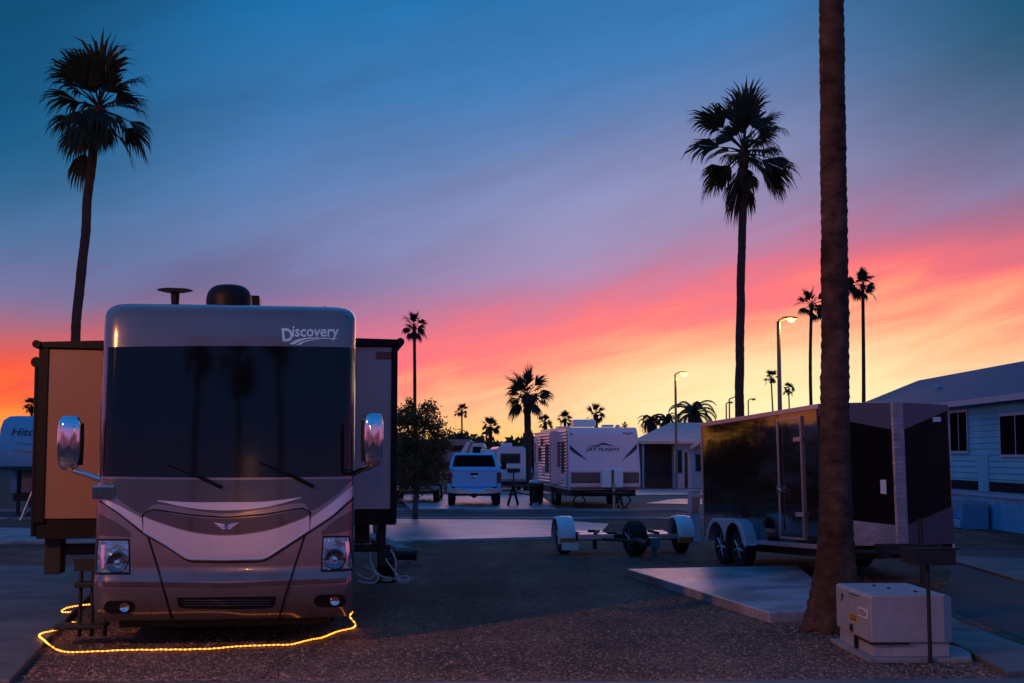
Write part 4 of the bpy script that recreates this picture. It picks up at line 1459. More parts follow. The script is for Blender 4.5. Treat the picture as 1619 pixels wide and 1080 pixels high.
leafy('rounded far tree just right of the bushy tree', lb, [(0, 0, 2.9, 1.5, 1.2, 0.9, 2), (0.7, 0, 3.5, 0.8, .7, .6, 1), (-0.8, 0, 2.4, 1.2, 1, .8, 1)], 1600, 0.16, 72,
      [(0, 0, 0), (0, 0, 1), (0.05, 0, 2.2)], [0.16, 0.14, 0.1], 'far_leaf')


def far_wood():
    rnd = random.Random(9)
    mb = MB()

    def clump(x, y, h, w, n):
        for _ in range(n):
            q = Vector((rnd.gauss(0, 0.42), rnd.gauss(0, 0.42), rnd.random() ** 0.8))
            p = Vector((x + q.x * w, y + q.y * w, q.z * h * (1 - 0.35 * min(1, abs(q.x)))))
            a = Vector((rnd.uniform(-1, 1), rnd.uniform(-1, 1), rnd.uniform(-1, 1))).normalized()
            b = a.orthogonal().normalized()
            l_ = rnd.uniform(0.25, 0.6)
            mb.add([p - a * l_, p + b * l_ * 0.55, p + a * l_, p - b * l_ * 0.55], [(0, 1, 2, 3)])
    x = -95.0
    while x < 90:
        y = 165 + rnd.uniform(-10, 25)
        h = rnd.uniform(3.0, 4.9)
        if -10 < x < 6:
            h *= 0.9
        clump(x, y, h, rnd.uniform(2.5, 4.5), 210)
        x += rnd.uniform(1.6, 2.9)
    for i in range(60):                                # and across the street, behind the viewpoint
        clump(-66 + 2.2 * i + rnd.uniform(-1, 1), -58 + rnd.uniform(-6, 6), rnd.uniform(4.5, 8.5), 2.6, 120)
    for i in range(26):                                # taller growth behind the thick palm
        clump(rnd.uniform(-6.5, 5.5), 150 + rnd.uniform(-8, 8), rnd.uniform(3.2, 4.9), 1.7, 130)
    o = mb.build('distant_trees', M['far_leaf'], fix=False)
    tag(o, 'dark line of distant trees along the horizon', None, None, 'stuff')


far_wood()


# ------------------------------------------------------------------ street lamps
def street_lamp(label, base, h, r, lit, arm=0.55, seed=0, power=0.0, rz=0.0, group='street lamps of the park', far=False, glass=1.0):
    root = empty('street_lamp', base, rz, label, 'street lamp', group)
    mb = MB()
    mb.tube([(0, 0, 0), (0, 0, 0.5), (0, 0, h * 0.5), (0, 0, h)], [r * 1.25, r * 1.15, r, r * 0.85], 12)
    mb.tube([(0, 0, 0), (0, 0, 0.08)], [r * 2.1, r * 1.9], 14)
    mb.build('pole', M['pole'], root, smooth=True)
    mb = MB()
    mb.tube([(0, 0, h - 0.12), (0.05, 0, h + 0.03), (0.18, 0, h + 0.08), (arm * 0.5, 0, h + 0.08)], [r * 0.7] * 4, 8)
    mb.build('arm', M['pole'], root, smooth=True)
    # cobra-head: flattened shell over a bowl lens
    rows = []
    for i in range(9):
        t = i / 8
        x = arm * 0.42 + t * 0.52
        w = 0.02 + 0.15 * math.sin(PI * min(1, 0.12 + t * 0.80)) ** 0.7
        row = []
        for k in range(12):
            a = 2 * PI * k / 12
            z = math.sin(a) * (0.075 if math.sin(a) > 0 else 0.02) * (0.4 + w * 4)
            row.append((x, math.cos(a) * w, h + 0.09 + z))
        rows.append(row)
    mb = MB()
    mb.grid(rows, close=True)
    mb.add(rows[0], [tuple(range(12))])
    mb.add(rows[-1], [tuple(range(12))])
    hd = mb.build('lamp_head', M['pole'], root, smooth=True)
    mb = MB()
    lx = arm * 0.42 + 0.30
    mb.lathe([(0.0, 0.13 * glass), (-0.04, 0.12 * glass), (-0.08 * glass, 0.08 * glass), (-0.10 * glass, 0.0)], (lx, 0, h + 0.075), 'z', 16)
    mb.build('lamp_lens', M[('lamp_far' if far else 'lamp_on') if lit else 'lamp_off'], hd, smooth=True)
    if lit and power:
        pw = point_light((lx, 0, h - 0.04 - 0.10 * glass), power)
        pw.parent = root
    return root


d = 45.0
street_lamp('tall lit street lamp standing behind the black cargo trailer', (at(1234, 700, d).x, d, 0), at(1234, 508, d).z, 0.075, True, power=170, arm=0.32)
d = 74.0
street_lamp('lit street lamp standing right in front of the low house', (at(1069, 700, d).x, d, 0), at(1069, 592, d).z, 0.072, True, power=110, arm=0.4, glass=1.7)
d = 112.0
street_lamp('far lit street lamp just left of the tall palm trunk', (at(1154, 700, d).x, d, 0), at(1154, 631, d).z, 0.07, True, far=True)
d = 118.0
street_lamp('far unlit street lamp left of the lit one by the tall palm trunk', (at(1149, 700, d).x, d, 0), at(1149, 638, d).z, 0.07, False, arm=0.3)
d = 112.0
street_lamp('far unlit street lamp right of the tall palm trunk', (at(1184, 700, d).x, d, 0), at(1184, 633, d).z, 0.06, False, arm=0.35)
# lamps of the street itself whose glow the coach, the slide-out and the gravel catch
street_lamp('lit street lamp at the kerb left of the motorhome, seen only by its glow', (-9.6, 5.2, 0), 6.6, 0.075, True, power=2300, rz=0.3)
street_lamp('lit street lamp across the street, mirrored in the motorhome front', (1.4, -18.0, 0), 6.5, 0.075, True, power=260, rz=PI / 2)
for i, (x, y, h, dx) in enumerate(((-2.8, -14, 12.2, 0.2), (0.3, -15, 11.8, -0.2), (3.0, -13.5, 12.8, -0.5))):
    lab = ('palm across the street, leftmost of the row mirrored in the windshield', 'palm across the street, middle of the row mirrored in the windshield', 'palm across the street, rightmost of the row mirrored in the windshield')[i]
    fan_palm(lab, (x, y, 0), (x + dx, y, h), 1.3, 0.19, 0.15, 80 + i, 30, 10, bend=(0.1, 0), low=-1.2, dead=8, sides=10, rings=24)
# ------------------------------------------------------------------ enclosed cargo trailer
CT_T = R(1.9)
ct = empty('cargo_trailer', (4.6, 19.8, 0.07), R(12.1), 'black enclosed cargo trailer with a v-shaped nose behind the near palm', 'cargo trailer', rx=-CT_T)
CL, CW, Z0, Z1 = 5.05, 2.13, 0.50, 2.58
NOSE = [(0, 0), (0.99, -0.40), (1.14, -0.40), (CW, 0)]
mb = MB()
mb.prism([(0, CL), (0, 0), (0.99, -0.40), (1.14, -0.40), (CW, 0), (CW, CL)], 'z', Z0, Z1)
mb.build('box_body', M['trailer_black'], ct)
# rails and corner posts
mb = MB()
o = 0.012
mb.box(-o, 0.06, -0.005, CL + o, Z1 - 0.055, Z1 + 0.02)
mb.box(CW - 0.06, CW + o, -0.005, CL + o, Z1 - 0.055, Z1 + 0.02)
mb.box(0.06, CW - 0.06, CL - 0.04, CL + o, Z1 - 0.055, Z1 + 0.02)
mb.build('top_rail', M['trailer_trim'], ct, bevel=0.006)
mb = MB()
mb.box(-o, 0.03, -0.005, CL + o, Z0 - 0.06, Z0 + 0.012)
mb.box(CW - 0.03, CW + o, -0.005, CL + o, Z0 - 0.06, Z0 + 0.012)
mb.build('bottom_rail', M['trailer_trim'], ct, bevel=0.005)
mb = MB()
mb.box(-0.010, 0.02, CL - 0.05, CL + 0.010, Z0 + 0.013, Z1 - 0.056)
mb.build('corner_post', M['trailer_trim'], ct)
mb = MB()
mb.box(-0.010, 0.02, -0.008, 0.05, Z0 + 0.013, Z1 - 0.056)
mb.build('corner_post', M['black_metal'], ct)
# seams of the side skin: thin raised battens with screw heads
for yy in (2.42, 3.55, 4.6):
    MB().box(-0.004, 0.001, yy - 0.012, yy + 0.012, Z0 + 0.013, Z1 - 0.056).build('side_batten', M['trailer_black'], ct)


def nose_pt(s, z, off=0.0):
    """s 0..1 along the nose plan from left corner to right corner"""
    segs = [((0, 0), (0.99, -0.40)), ((0.99, -0.40), (1.14, -0.40)), ((1.14, -0.40), (CW, 0))]
    if s < 0.45:
        a, b = segs[0]
        k = s / 0.45
        n = Vector((-0.39, -0.92, 0))
    elif s < 0.55:
        a, b = segs[1]
        k = (s - 0.45) / 0.1
        n = Vector((0, -1, 0))
    else:
        a, b = segs[2]
        k = (s - 0.55) / 0.45
        n = Vector((0.39, -0.92, 0))
    return Vector((a[0] + (b[0] - a[0]) * k, a[1] + (b[1] - a[1]) * k, z)) + n * off


def nose_panel(name, s0, s1, zt0, zt1, zb0, zb1, material, off, n=6):
    rows = []
    for i in range(n + 1):
        s = s0 + (s1 - s0) * i / n
        k = i / n
        rows.append([nose_pt(s, zt0 + (zt1 - zt0) * k, 0.0), nose_pt(s, zt0 + (zt1 - zt0) * k, off), nose_pt(s, zb0 + (zb1 - zb0) * k, off), nose_pt(s, zb0 + (zb1 - zb0) * k, 0.0)])
    return MB().grid(rows).build(name, material, ct)


nose_panel('nose_cap', 0.0, 0.44, Z1 + 0.02, Z1 + 0.02, 2.42, 2.20, M['nose_cap'], 0.010)
nose_panel('nose_cap', 0.56, 1.0, Z1 + 0.02, Z1 + 0.02, 2.20, 2.52, M['nose_cap'], 0.010)
nose_panel('front_panel', 0.01, 0.44, 2.418, 2.198, 0.92, 0.80, M['trailer_front'], 0.006)
nose_panel('front_panel', 0.56, 0.99, 2.198, 2.518, 0.80, 1.06, M['trailer_front'], 0.006)
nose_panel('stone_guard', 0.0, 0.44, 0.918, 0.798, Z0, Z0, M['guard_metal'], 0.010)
nose_panel('stone_guard', 0.56, 1.0, 0.798, 1.058, Z0, Z0, M['guard_shaded'], 0.010)
mb = MB()
rows = [[nose_pt(0.44, z, 0.014), nose_pt(0.45, z, 0.02), nose_pt(0.5, z, 0.022), nose_pt(0.55, z, 0.02), nose_pt(0.56, z, 0.014)] for z in [Z0 - 0.05 + (Z1 + 0.07 - Z0) * i / 60 + 0.0 for i in range(61)]]
for i, r in enumerate(rows):                                    # pressed tread pattern
    for q in r[1:4]:
        q.y -= 0.0012 * (i % 2)
mb.grid(rows)
mb.build('nose_trim', M['guard_metal'], ct)
# roof
mb = MB()
mb.prism([(0.0, Z1 + 0.004), (CW * 0.25, Z1 + 0.04), (CW * 0.5, Z1 + 0.055), (CW * 0.75, Z1 + 0.04), (CW, Z1 + 0.004)], 'y', -0.02, CL)
mb.build('roof', M['trailer_trim'], ct)
# side door
y0, y1, zb, zt = 0.62, 1.47, 0.60, 2.42
mb = MB()
mb.box(-0.022, 0.0, y0, y1, zb, zt)
dr = mb.build('side_door', M['trailer_black'], ct, bevel=0.004)
mb = MB()
t_ = 0.035
mb.box(-0.032, -0.002, y0 - t_, y0, zb - t_, zt + t_)
mb.box(-0.032, -0.002, y1, y1 + t_, zb - t_, zt + t_)
mb.box(-0.032, -0.002, y0, y1, zt, zt + t_)
mb.box(-0.032, -0.002, y0, y1, zb - t_, zb)
mb.build('door_frame', M['trailer_trim'], dr)
mb = MB()
for z in (0.95, 2.1):
    mb.box(-0.05, -0.024, y0 - 0.06, y0 + 0.22, z - 0.035, z + 0.035)
mb.build('hinge', M['trailer_trim'], dr, bevel=0.004)
mb = MB()
mb.tube([(-0.055, y1 - 0.07, zb + 0.1), (-0.055, y1 - 0.07, zt - 0.1)], 0.014, 8)
mb.build('lock_bar', M['steel'], dr, smooth=True)
mb = MB()
mb.box(-0.085, -0.024, y1 - 0.12, y1 - 0.02, 1.28, 1.40)
mb.tube([(-0.075, y1 - 0.07, 1.36), (-0.09, y1 - 0.22, 1.32)], 0.016, 8)
mb.build('door_handle', M['chrome'], dr, bevel=0.006)
# decal plates
nose_panel('plate', 0.36, 0.395, 1.46, 1.46, 1.26, 1.25, M['label_white'], 0.012, 2)
pl_ = nose_panel('maker_plate', 0.84, 0.92, 2.40, 2.41, 2.33, 2.34, M['label_white'], 0.012, 2)
# wheels and the double fender
zr = 0.33 - (0.07 - math.tan(CT_T) * 3.45)
for i, yy in enumerate((3.05, 3.86)):
    wheel('wheel', ct, (-0.02, yy, zr + math.tan(CT_T) * (yy - 3.45)), 0.345, 0.2, 'x', out=-1, spokes=7)
    wheel('wheel', ct, (CW + 0.02, yy, zr + math.tan(CT_T) * (yy - 3.45)), 0.345, 0.2, 'x', out=1, spokes=7)
for sgn, xs in ((-1, 0.0), (1, CW)):
    arc = [(2.52, 0.42), (2.56, 0.60), (2.68, 0.76), (2.86, 0.845), (3.10, 0.86), (3.82, 0.86), (4.04, 0.845), (4.22, 0.76), (4.34, 0.60), (4.38, 0.46)]
    xo = xs + sgn * 0.20
    mb = MB()
    mb.grid([[Vector((xs, y, z)) for y, z in arc], [Vector((xo, y, z)) for y, z in arc], [Vector((xo + sgn * 0.012, y, z - 0.02)) for y, z in arc]])
    # outer face with two wheel arches
    n = 40
    top, bot = [], []
    for i in range(n + 1):
        y = 2.52 + (4.38 - 2.52) * i / n
        zt_ = lerp_table([(a, b) for a, b in arc], y)
        a1, a2 = abs(y - 3.05), abs(y - 3.86)
        zc = zr + 0.02
        q = 0.0
        for a in (a1, a2):
            if a < 0.405:
                q = max(q, zc + math.sqrt(0.405 ** 2 - a * a) * 0.98)
        q = max(q, 0.44)
        top.append(Vector((xo + sgn * 0.012, y, zt_ - 0.02)))
        bot.append(Vector((xo + sgn * 0.012, y, min(q, zt_ - 0.035))))
    mb.grid([top, bot, [p + Vector((-sgn * 0.02, 0, 0)) for p in bot]])
    fd = mb.build('fender', M['fender_blue'], ct)
    mb = MB()
    mb.box(xo - 0.01, xo + 0.022 if sgn > 0 else xo - 0.022, 3.40, 3.46, 0.87, 0.93)
    mb.build('marker_lamp', M['amber'], fd)
mb = MB()
mb.box(0.25, CW - 0.25, -0.1, CL - 0.1, Z0 - 0.20, Z0 - 0.002)
mb.tube([(0.45, -0.1, Z0 - 0.1), (1.06, -1.15, Z0 - 0.1)], 0.05, 6)
mb.tube([(1.70, -0.1, Z0 - 0.1), (1.07, -1.15, Z0 - 0.1)], 0.05, 6)
mb.box(0.62, 1.12, -0.66, -0.40, Z0 - 0.17, Z0 + 0.03)
mb.build('chassis', M['black_metal'], ct)
mb = MB()
mb.tube([(1.06, -0.95, 0.0 - 0.06), (1.06, -0.95, 0.9)], 0.035, 10)
mb.tube([(1.06, -0.95, -0.06), (1.06, -0.95, -0.03)], 0.10, 14)
mb.build('tongue_jack', M['black_metal'], ct)

# ------------------------------------------------------------------ tow dolly
td = empty('tow_dolly', (2.16, 26.2, 0), R(9), 'low two-wheel tow dolly with pale fenders parked on the gravel', 'tow dolly')
for sgn in (-1, 1):
    x = sgn * 1.17
    wheel('wheel', td, (x, 0, 0.33), 0.33, 0.22, 'x', out=sgn, spokes=6)
    rows = []
    for i in range(15):
        a = R(-18) + R(216) * i / 14
        y, z = -math.cos(a) * 0.385, 0.33 + math.sin(a) * 0.385
        rows.append([Vector((x - sgn * 0.16, y * 0.97, 0.34 + (z - 0.34) * 0.93)), Vector((x - sgn * 0.15, y, z)), Vector((x - sgn * 0.05, y * 1.03, 0.34 + (z - 0.34) * 1.03)), Vector((x + sgn * 0.06, y * 1.03, 0.34 + (z - 0.34) * 1.03)), Vector((x + sgn * 0.17, y, z)), Vector((x + sgn * 0.18, y * 0.97, 0.34 + (z - 0.34) * 0.93))])
    fd = MB().grid(rows).build('fender', M['dolly_white'], td, smooth='all')
    MB().box(x - 0.14, x + 0.14, -0.42, -0.372, 0.22, 0.32).build('tail_lamp', M['amber'], fd, bevel=0.006)
mb = MB()
mb.tube([(-1.05, 0, 0.30), (1.05, 0, 0.30)], 0.05, 10)
mb.tube([(-0.95, -0.35, 0.36), (0.95, -0.35, 0.36)], 0.03, 8)
mb.tube([(-0.95, 0.35, 0.36), (0.95, 0.35, 0.36)], 0.03, 8)
mb.tube([(0.0, 0.4, 0.34), (0.0, -1.9, 0.30)], 0.06, 8)
mb.tube([(-0.8, 0.0, 0.3), (0.0, -1.2, 0.3)], 0.03, 6)
mb.tube([(0.8, 0.0, 0.3), (0.0, -1.2, 0.3)], 0.03, 6)
mb.tube([(-0.62, -0.3, 0.1), (-0.62, -0.3, 0.36)], 0.04, 6)
mb.build('dolly_frame', M['black_metal'], td)
for sgn in (-1, 1):
    xa, xb = sgn * 0.28, sgn * 0.98
    mb = MB()
    mb.add([(xa, -0.42, 0.345), (xb, -0.42, 0.345), (xb, 0.10, 0.37), (xa, 0.10, 0.37), (xa, 0.62, 0.40), (xb, 0.62, 0.40)], [(0, 1, 2, 3), (3, 2, 5, 4)])
    mb.box(xa, xb, -0.46, -0.42, 0.30, 0.385)
    mb.box(min(xa, xb) - 0.0, min(xa, xb) + 0.03, -0.4, 0.62, 0.33, 0.44)
    mb.build('wheel_tray', M['dolly_steel'], td)
    mb = MB()
    mb.tube([(sgn * 0.63, -0.35, 0.40), (sgn * 0.5, -0.1, 0.43), (sgn * 0.63, 0.2, 0.42)], 0.03, 6)
    mb.build('tie_strap', M['black_plastic'], td)
mb = MB()
mb.box(0.36, 0.52, -0.86, -0.66, 0.14, 0.34)
mb.tube([(0.44, -0.76, 0.0), (0.44, -0.76, 0.2)], 0.05, 10)
mb.build('winch_box', M['teal_paint'], td, bevel=0.01)
MB().box(-1.3, -0.98, -0.50, -0.44, 0.10, 0.24).build('number_plate', M['label_white'], td)
sp = empty('spare_wheel', G(1004, 879), R(20), 'upright spare wheel standing in front of the tow dolly', 'wheel')
wheel('tyre', sp, (0, 0, 0.335), 0.335, 0.26, 'x', out=-1)

# grey post between dolly and trailer
pt = G(1098, 856)
po = empty('utility_post', pt, R(8), 'square blue grey utility post between tow dolly and black trailer', 'post')
mb = MB()
mb.box(-0.115, 0.115, -0.115, 0.115, -0.02, 1.1)
mb.build('housing', M['post_paint'], po, bevel=0.012)
mb = MB()
mb.prism([(-0.13, 1.1), (0.13, 1.1), (0.10, 1.135), (-0.10, 1.135)], 'y', -0.13, 0.13)
mb.build('cap', M['post_paint'], po, bevel=0.006)
mb = MB()
mb.box(-0.08, 0.08, -0.122, -0.112, 0.62, 0.98)
mb.build('socket_cover', M['pole'], po, bevel=0.004)

# ------------------------------------------------------------------ utility box and grill
ub = empty('utility_box', (3.335, 12.52, 0), R(1.2), 'pale metal utility box with labels on a concrete footing beside the near palm', 'utility box')
BW, BD, BH = 0.76, 1.22, 0.60
mb = MB()
mb.prism([(-0.06, -0.10), (BW + 0.14, -0.10), (BW + 0.34, BD * 0.4), (BW + 0.1, BD + 0.06), (-0.05, BD + 0.08)], 'z', -0.03, 0.035)
mb.build('footing', M['concrete'], ub, bevel=0.008)
mb = MB()
mb.box(0.025, BW - 0.02, 0.03, BD - 0.03, 0.035, 0.17)
mb.build('lower_case', M['box_paint'], ub, bevel=0.006)
mb = MB()
mb.prism([(0.0, 0.165), (BW, 0.165), (BW, BH - 0.02), (BW - 0.03, BH), (0.03, BH), (0.0, BH - 0.02)], 'y', 0.0, BD)
mb.build('hood', M['box_paint'], ub, bevel=0.012)
mb = MB()
mb.box(0.004, 0.36, -0.004, 0.004, 0.150, 0.165)
mb.box(-0.004, 0.004, 0.0, 0.55, 0.150, 0.165)
mb.box(-0.003, 0.010, 0.50, 0.58, 0.045, 0.165)
mb.build('door_gap', M['black_plastic'], ub)
for x, y in ((0.36, 0.62), (0.52, 0.3), (0.3, 0.9)):
    MB().lathe([(0.0, 0.022), (0.012, 0.018), (0.016, 0.0)], (x, y, BH), 'z', 12).build('lid_bolt', M['black_metal'], ub)


def on_left(name, y0_, y1_, z0_, z1_, material, off=0.003):
    mb = MB()
    mb.box(-off, 0.001, y0_, y1_, z0_, z1_)
    return mb.build(name, material, ub)


def left_text(name, s, y0_, y1_, z0_, z1_, material, parent, off=0.006, bold=0.0):
    # reads left to right from the street: far end (large y) is the left
    return lettering(name, s, lambda u, w: Vector((-off, y1_ - (y1_ - y0_) * u, z0_ + (z1_ - z0_) * w)), material, parent, 0, bold)


p = on_left('number_label', 0.10, 0.42, 0.37, 0.455, M['label_white'])
left_text('label_number', '10325A', 0.13, 0.39, 0.385, 0.44, M['ink'], p, 0.005, 0.01)
p = on_left('warning_label', 0.45, 0.72, 0.29, 0.365, M['label_yellow'])
left_text('label_words', 'CAUTION', 0.48, 0.69, 0.335, 0.355, M['ink'], p, 0.005)
MB().box(-0.004, -0.003, 0.48, 0.69, 0.305, 0.320).build('label_line', M['ink'], p)
MB().prism([(0.60, 0.19), (0.67, 0.20), (0.66, 0.26), (0.62, 0.265)], 'x', -0.02, 0.001).build('latch', M['black_metal'], ub)
MB().prism([(0.92, 0.50), (1.0, 0.44), (1.03, 0.45), (0.98, 0.49), (1.03, 0.50), (0.97, 0.53)], 'x', -0.003, 0.001).build('emblem', M['ink'], ub)
p = on_left('name_strip', 0.40, 0.72, 0.545, 0.556, M['ink'])
p = on_left('name_strip', 0.63, 0.70, 0.52, 0.526, M['ink'])

gb = G(1471, 1048)
gr = empty('charcoal_grill', gb, R(4), 'black charcoal grill on a slim post in front of the utility box', 'grill')
gt = at(1466, 878, gb.y) - gb
mb = MB()
mb.tube([(0, 0, -0.05), (gt.x * 0.5, 0, 0.5), (gt.x, 0, gt.z - 0.05)], 0.019, 12)
mb.build('post', M['black_metal'], gr, smooth=True)
x0, x1, zb, zt = gt.x - 0.18, gt.x + 0.19, gt.z - 0.075, gt.z + 0.075
mb = MB()
mb.box(x0, x1, -0.2, 0.2, zb, zb + 0.012)
mb.box(x0, x1, -0.2, -0.188, zb + 0.012, zt - 0.012)
mb.box(x0, x1, 0.188, 0.2, zb + 0.012, zt)
mb.box(x0, x0 + 0.012, -0.188, 0.188, zb + 0.012, zt)
mb.box(x1 - 0.012, x1, -0.188, 0.188, zb + 0.012, zt)
mb.build('fire_box', M['black_metal'], gr)
mb = MB()
for i in range(13):
    x = x0 + 0.03 + i * (x1 - x0 - 0.06) / 12
    mb.tube([(x, -0.185, zt - 0.018), (x, 0.185, zt - 0.018)], 0.005, 5)
mb.tube([(x0 - 0.03, -0.19, zt - 0.005), (x1 + 0.05, -0.19, zt - 0.005)], 0.008, 6)
mb.build('cooking_grate', M['black_metal'], gr)

# ------------------------------------------------------------------ things at the motorhome's right side
bx = G(642, 893)
hb = empty('hose_carrier', bx, R(-6), 'dark sewer hose carrier lying on blocks right of the motorhome', 'hose carrier')
mb = MB()
mb.tube([(-0.42, 0, 0.16), (0.15, 0, 0.17)], 0.085, 16)
mb.tube([(0.15, 0, 0.17), (0.20, 0, 0.17)], 0.10, 16)
mb.build('pipe', M['hose_brown'], hb, smooth=True)
mb = MB()
mb.box(-0.36, -0.26, -0.1, 0.1, -0.01, 0.09)
mb.build('block', M['wood_grey'], hb, bevel=0.006)
MB().box(0.02, 0.12, -0.1, 0.1, -0.01, 0.09).build('block', M['wood_grey'], hb, bevel=0.006)

rp_ = empty('loading_ramp', G(640, 870), R(38), 'grey plank ramp leaning beside the motorhome slide-out', 'ramp')
mb = MB()
mb.add([(-0.16, 0.0, 0.0), (0.16, 0.0, 0.0), (0.16, 0.0, 0.05), (-0.16, 0.0, 0.05), (-0.16, 1.35, 0.22), (0.16, 1.35, 0.22), (0.16, 1.35, 0.27), (-0.16, 1.35, 0.27)],
       [(0, 1, 2, 3), (4, 7, 6, 5), (3, 2, 6, 7), (0, 4, 5, 1), (0, 3, 7, 4), (1, 5, 6, 2)])
mb.build('plank', M['wood_grey'], rp_)
mb = MB()
mb.box(-0.14, 0.14, 1.05, 1.28, -0.02, 0.17)
mb.build('support', M['wood_grey'], rp_)

rl = empty('cord_reel', G(612, 920), R(-4), 'black cord reel standing right of the motorhome bumper', 'cord reel')
mb = MB()
for x in (-0.10, 0.10):
    mb.lathe([(-0.012, 0.0), (-0.012, 0.21), (0.012, 0.21), (0.012, 0.0)], (x, 0, 0.22), 'x', 26)
mb.lathe([(-0.1, 0.13), (0.1, 0.13)], (0, 0, 0.22), 'x', 20)
mb.build('drum', M['black_plastic'], rl, smooth=True)
mb = MB()
mb.box(-0.16, 0.16, -0.12, 0.12, -0.01, 0.02)
mb.tube([(-0.14, 0, 0.02), (-0.14, 0, 0.46), (0.14, 0, 0.46), (0.14, 0, 0.02)], 0.014, 6)
mb.build('stand', M['black_metal'], rl)


def cord(pp, d0, d1, n=90):
    c = curve(pp, n)
    o = []
    for i, (x, y) in enumerate(c):
        o.append(at(x, y, d0 + (d1 - d0) * i / len(c)))
    return [Vector((p.x, p.y, max(0.02, p.z))) for p in o]


pp1 = [(566, 903), (572, 898), (586, 900), (592, 908), (584, 915), (570, 911), (563, 902), (576, 897), (590, 903), (598, 914), (588, 922), (566, 919)]
pp2 = [(612, 868), (603, 871), (590, 866), (585, 878), (587, 892), (596, 906), (610, 914), (624, 915), (630, 912), (624, 904), (612, 888), (604, 872), (612, 866), (619, 872), (626, 888), (625, 905), (627, 916), (638, 922), (654, 914)]
pp3 = [(630, 913), (642, 911), (647, 915), (636, 918), (628, 914)]
co = empty('coiled_cable', G(606, 918), 0, 'pale power cord lying in loops right of the motorhome bumper', 'cord')
mb = MB()
for pp, a, b in ((pp1, 18.9, 18.5), (pp2, 18.75, 18.6), (pp3, 18.6, 18.5)):
    mb.tube([q - co.location for q in cord(pp, a, b)], 0.012, 8)
mb.build('cable', M['cord_white'], co, smooth=True)
pd = empty('power_pedestal', G(601, 868), R(5), 'dark slim power pedestal under the right slide-out', 'pedestal')
mb = MB()
mb.tube([(-0.06, 0, 0), (-0.06, 0, 0.62)], 0.03, 8)
mb.tube([(-0.38, 0.1, 0), (-0.38, 0.1, 0.7)], 0.018, 8)
mb.build('post', M['black_metal'], pd)
mb = MB()
mb.box(-0.15, 0.12, -0.06, 0.08, 0.32, 0.62)
mb.build('socket_box', M['rv_brown'], pd, bevel=0.01)


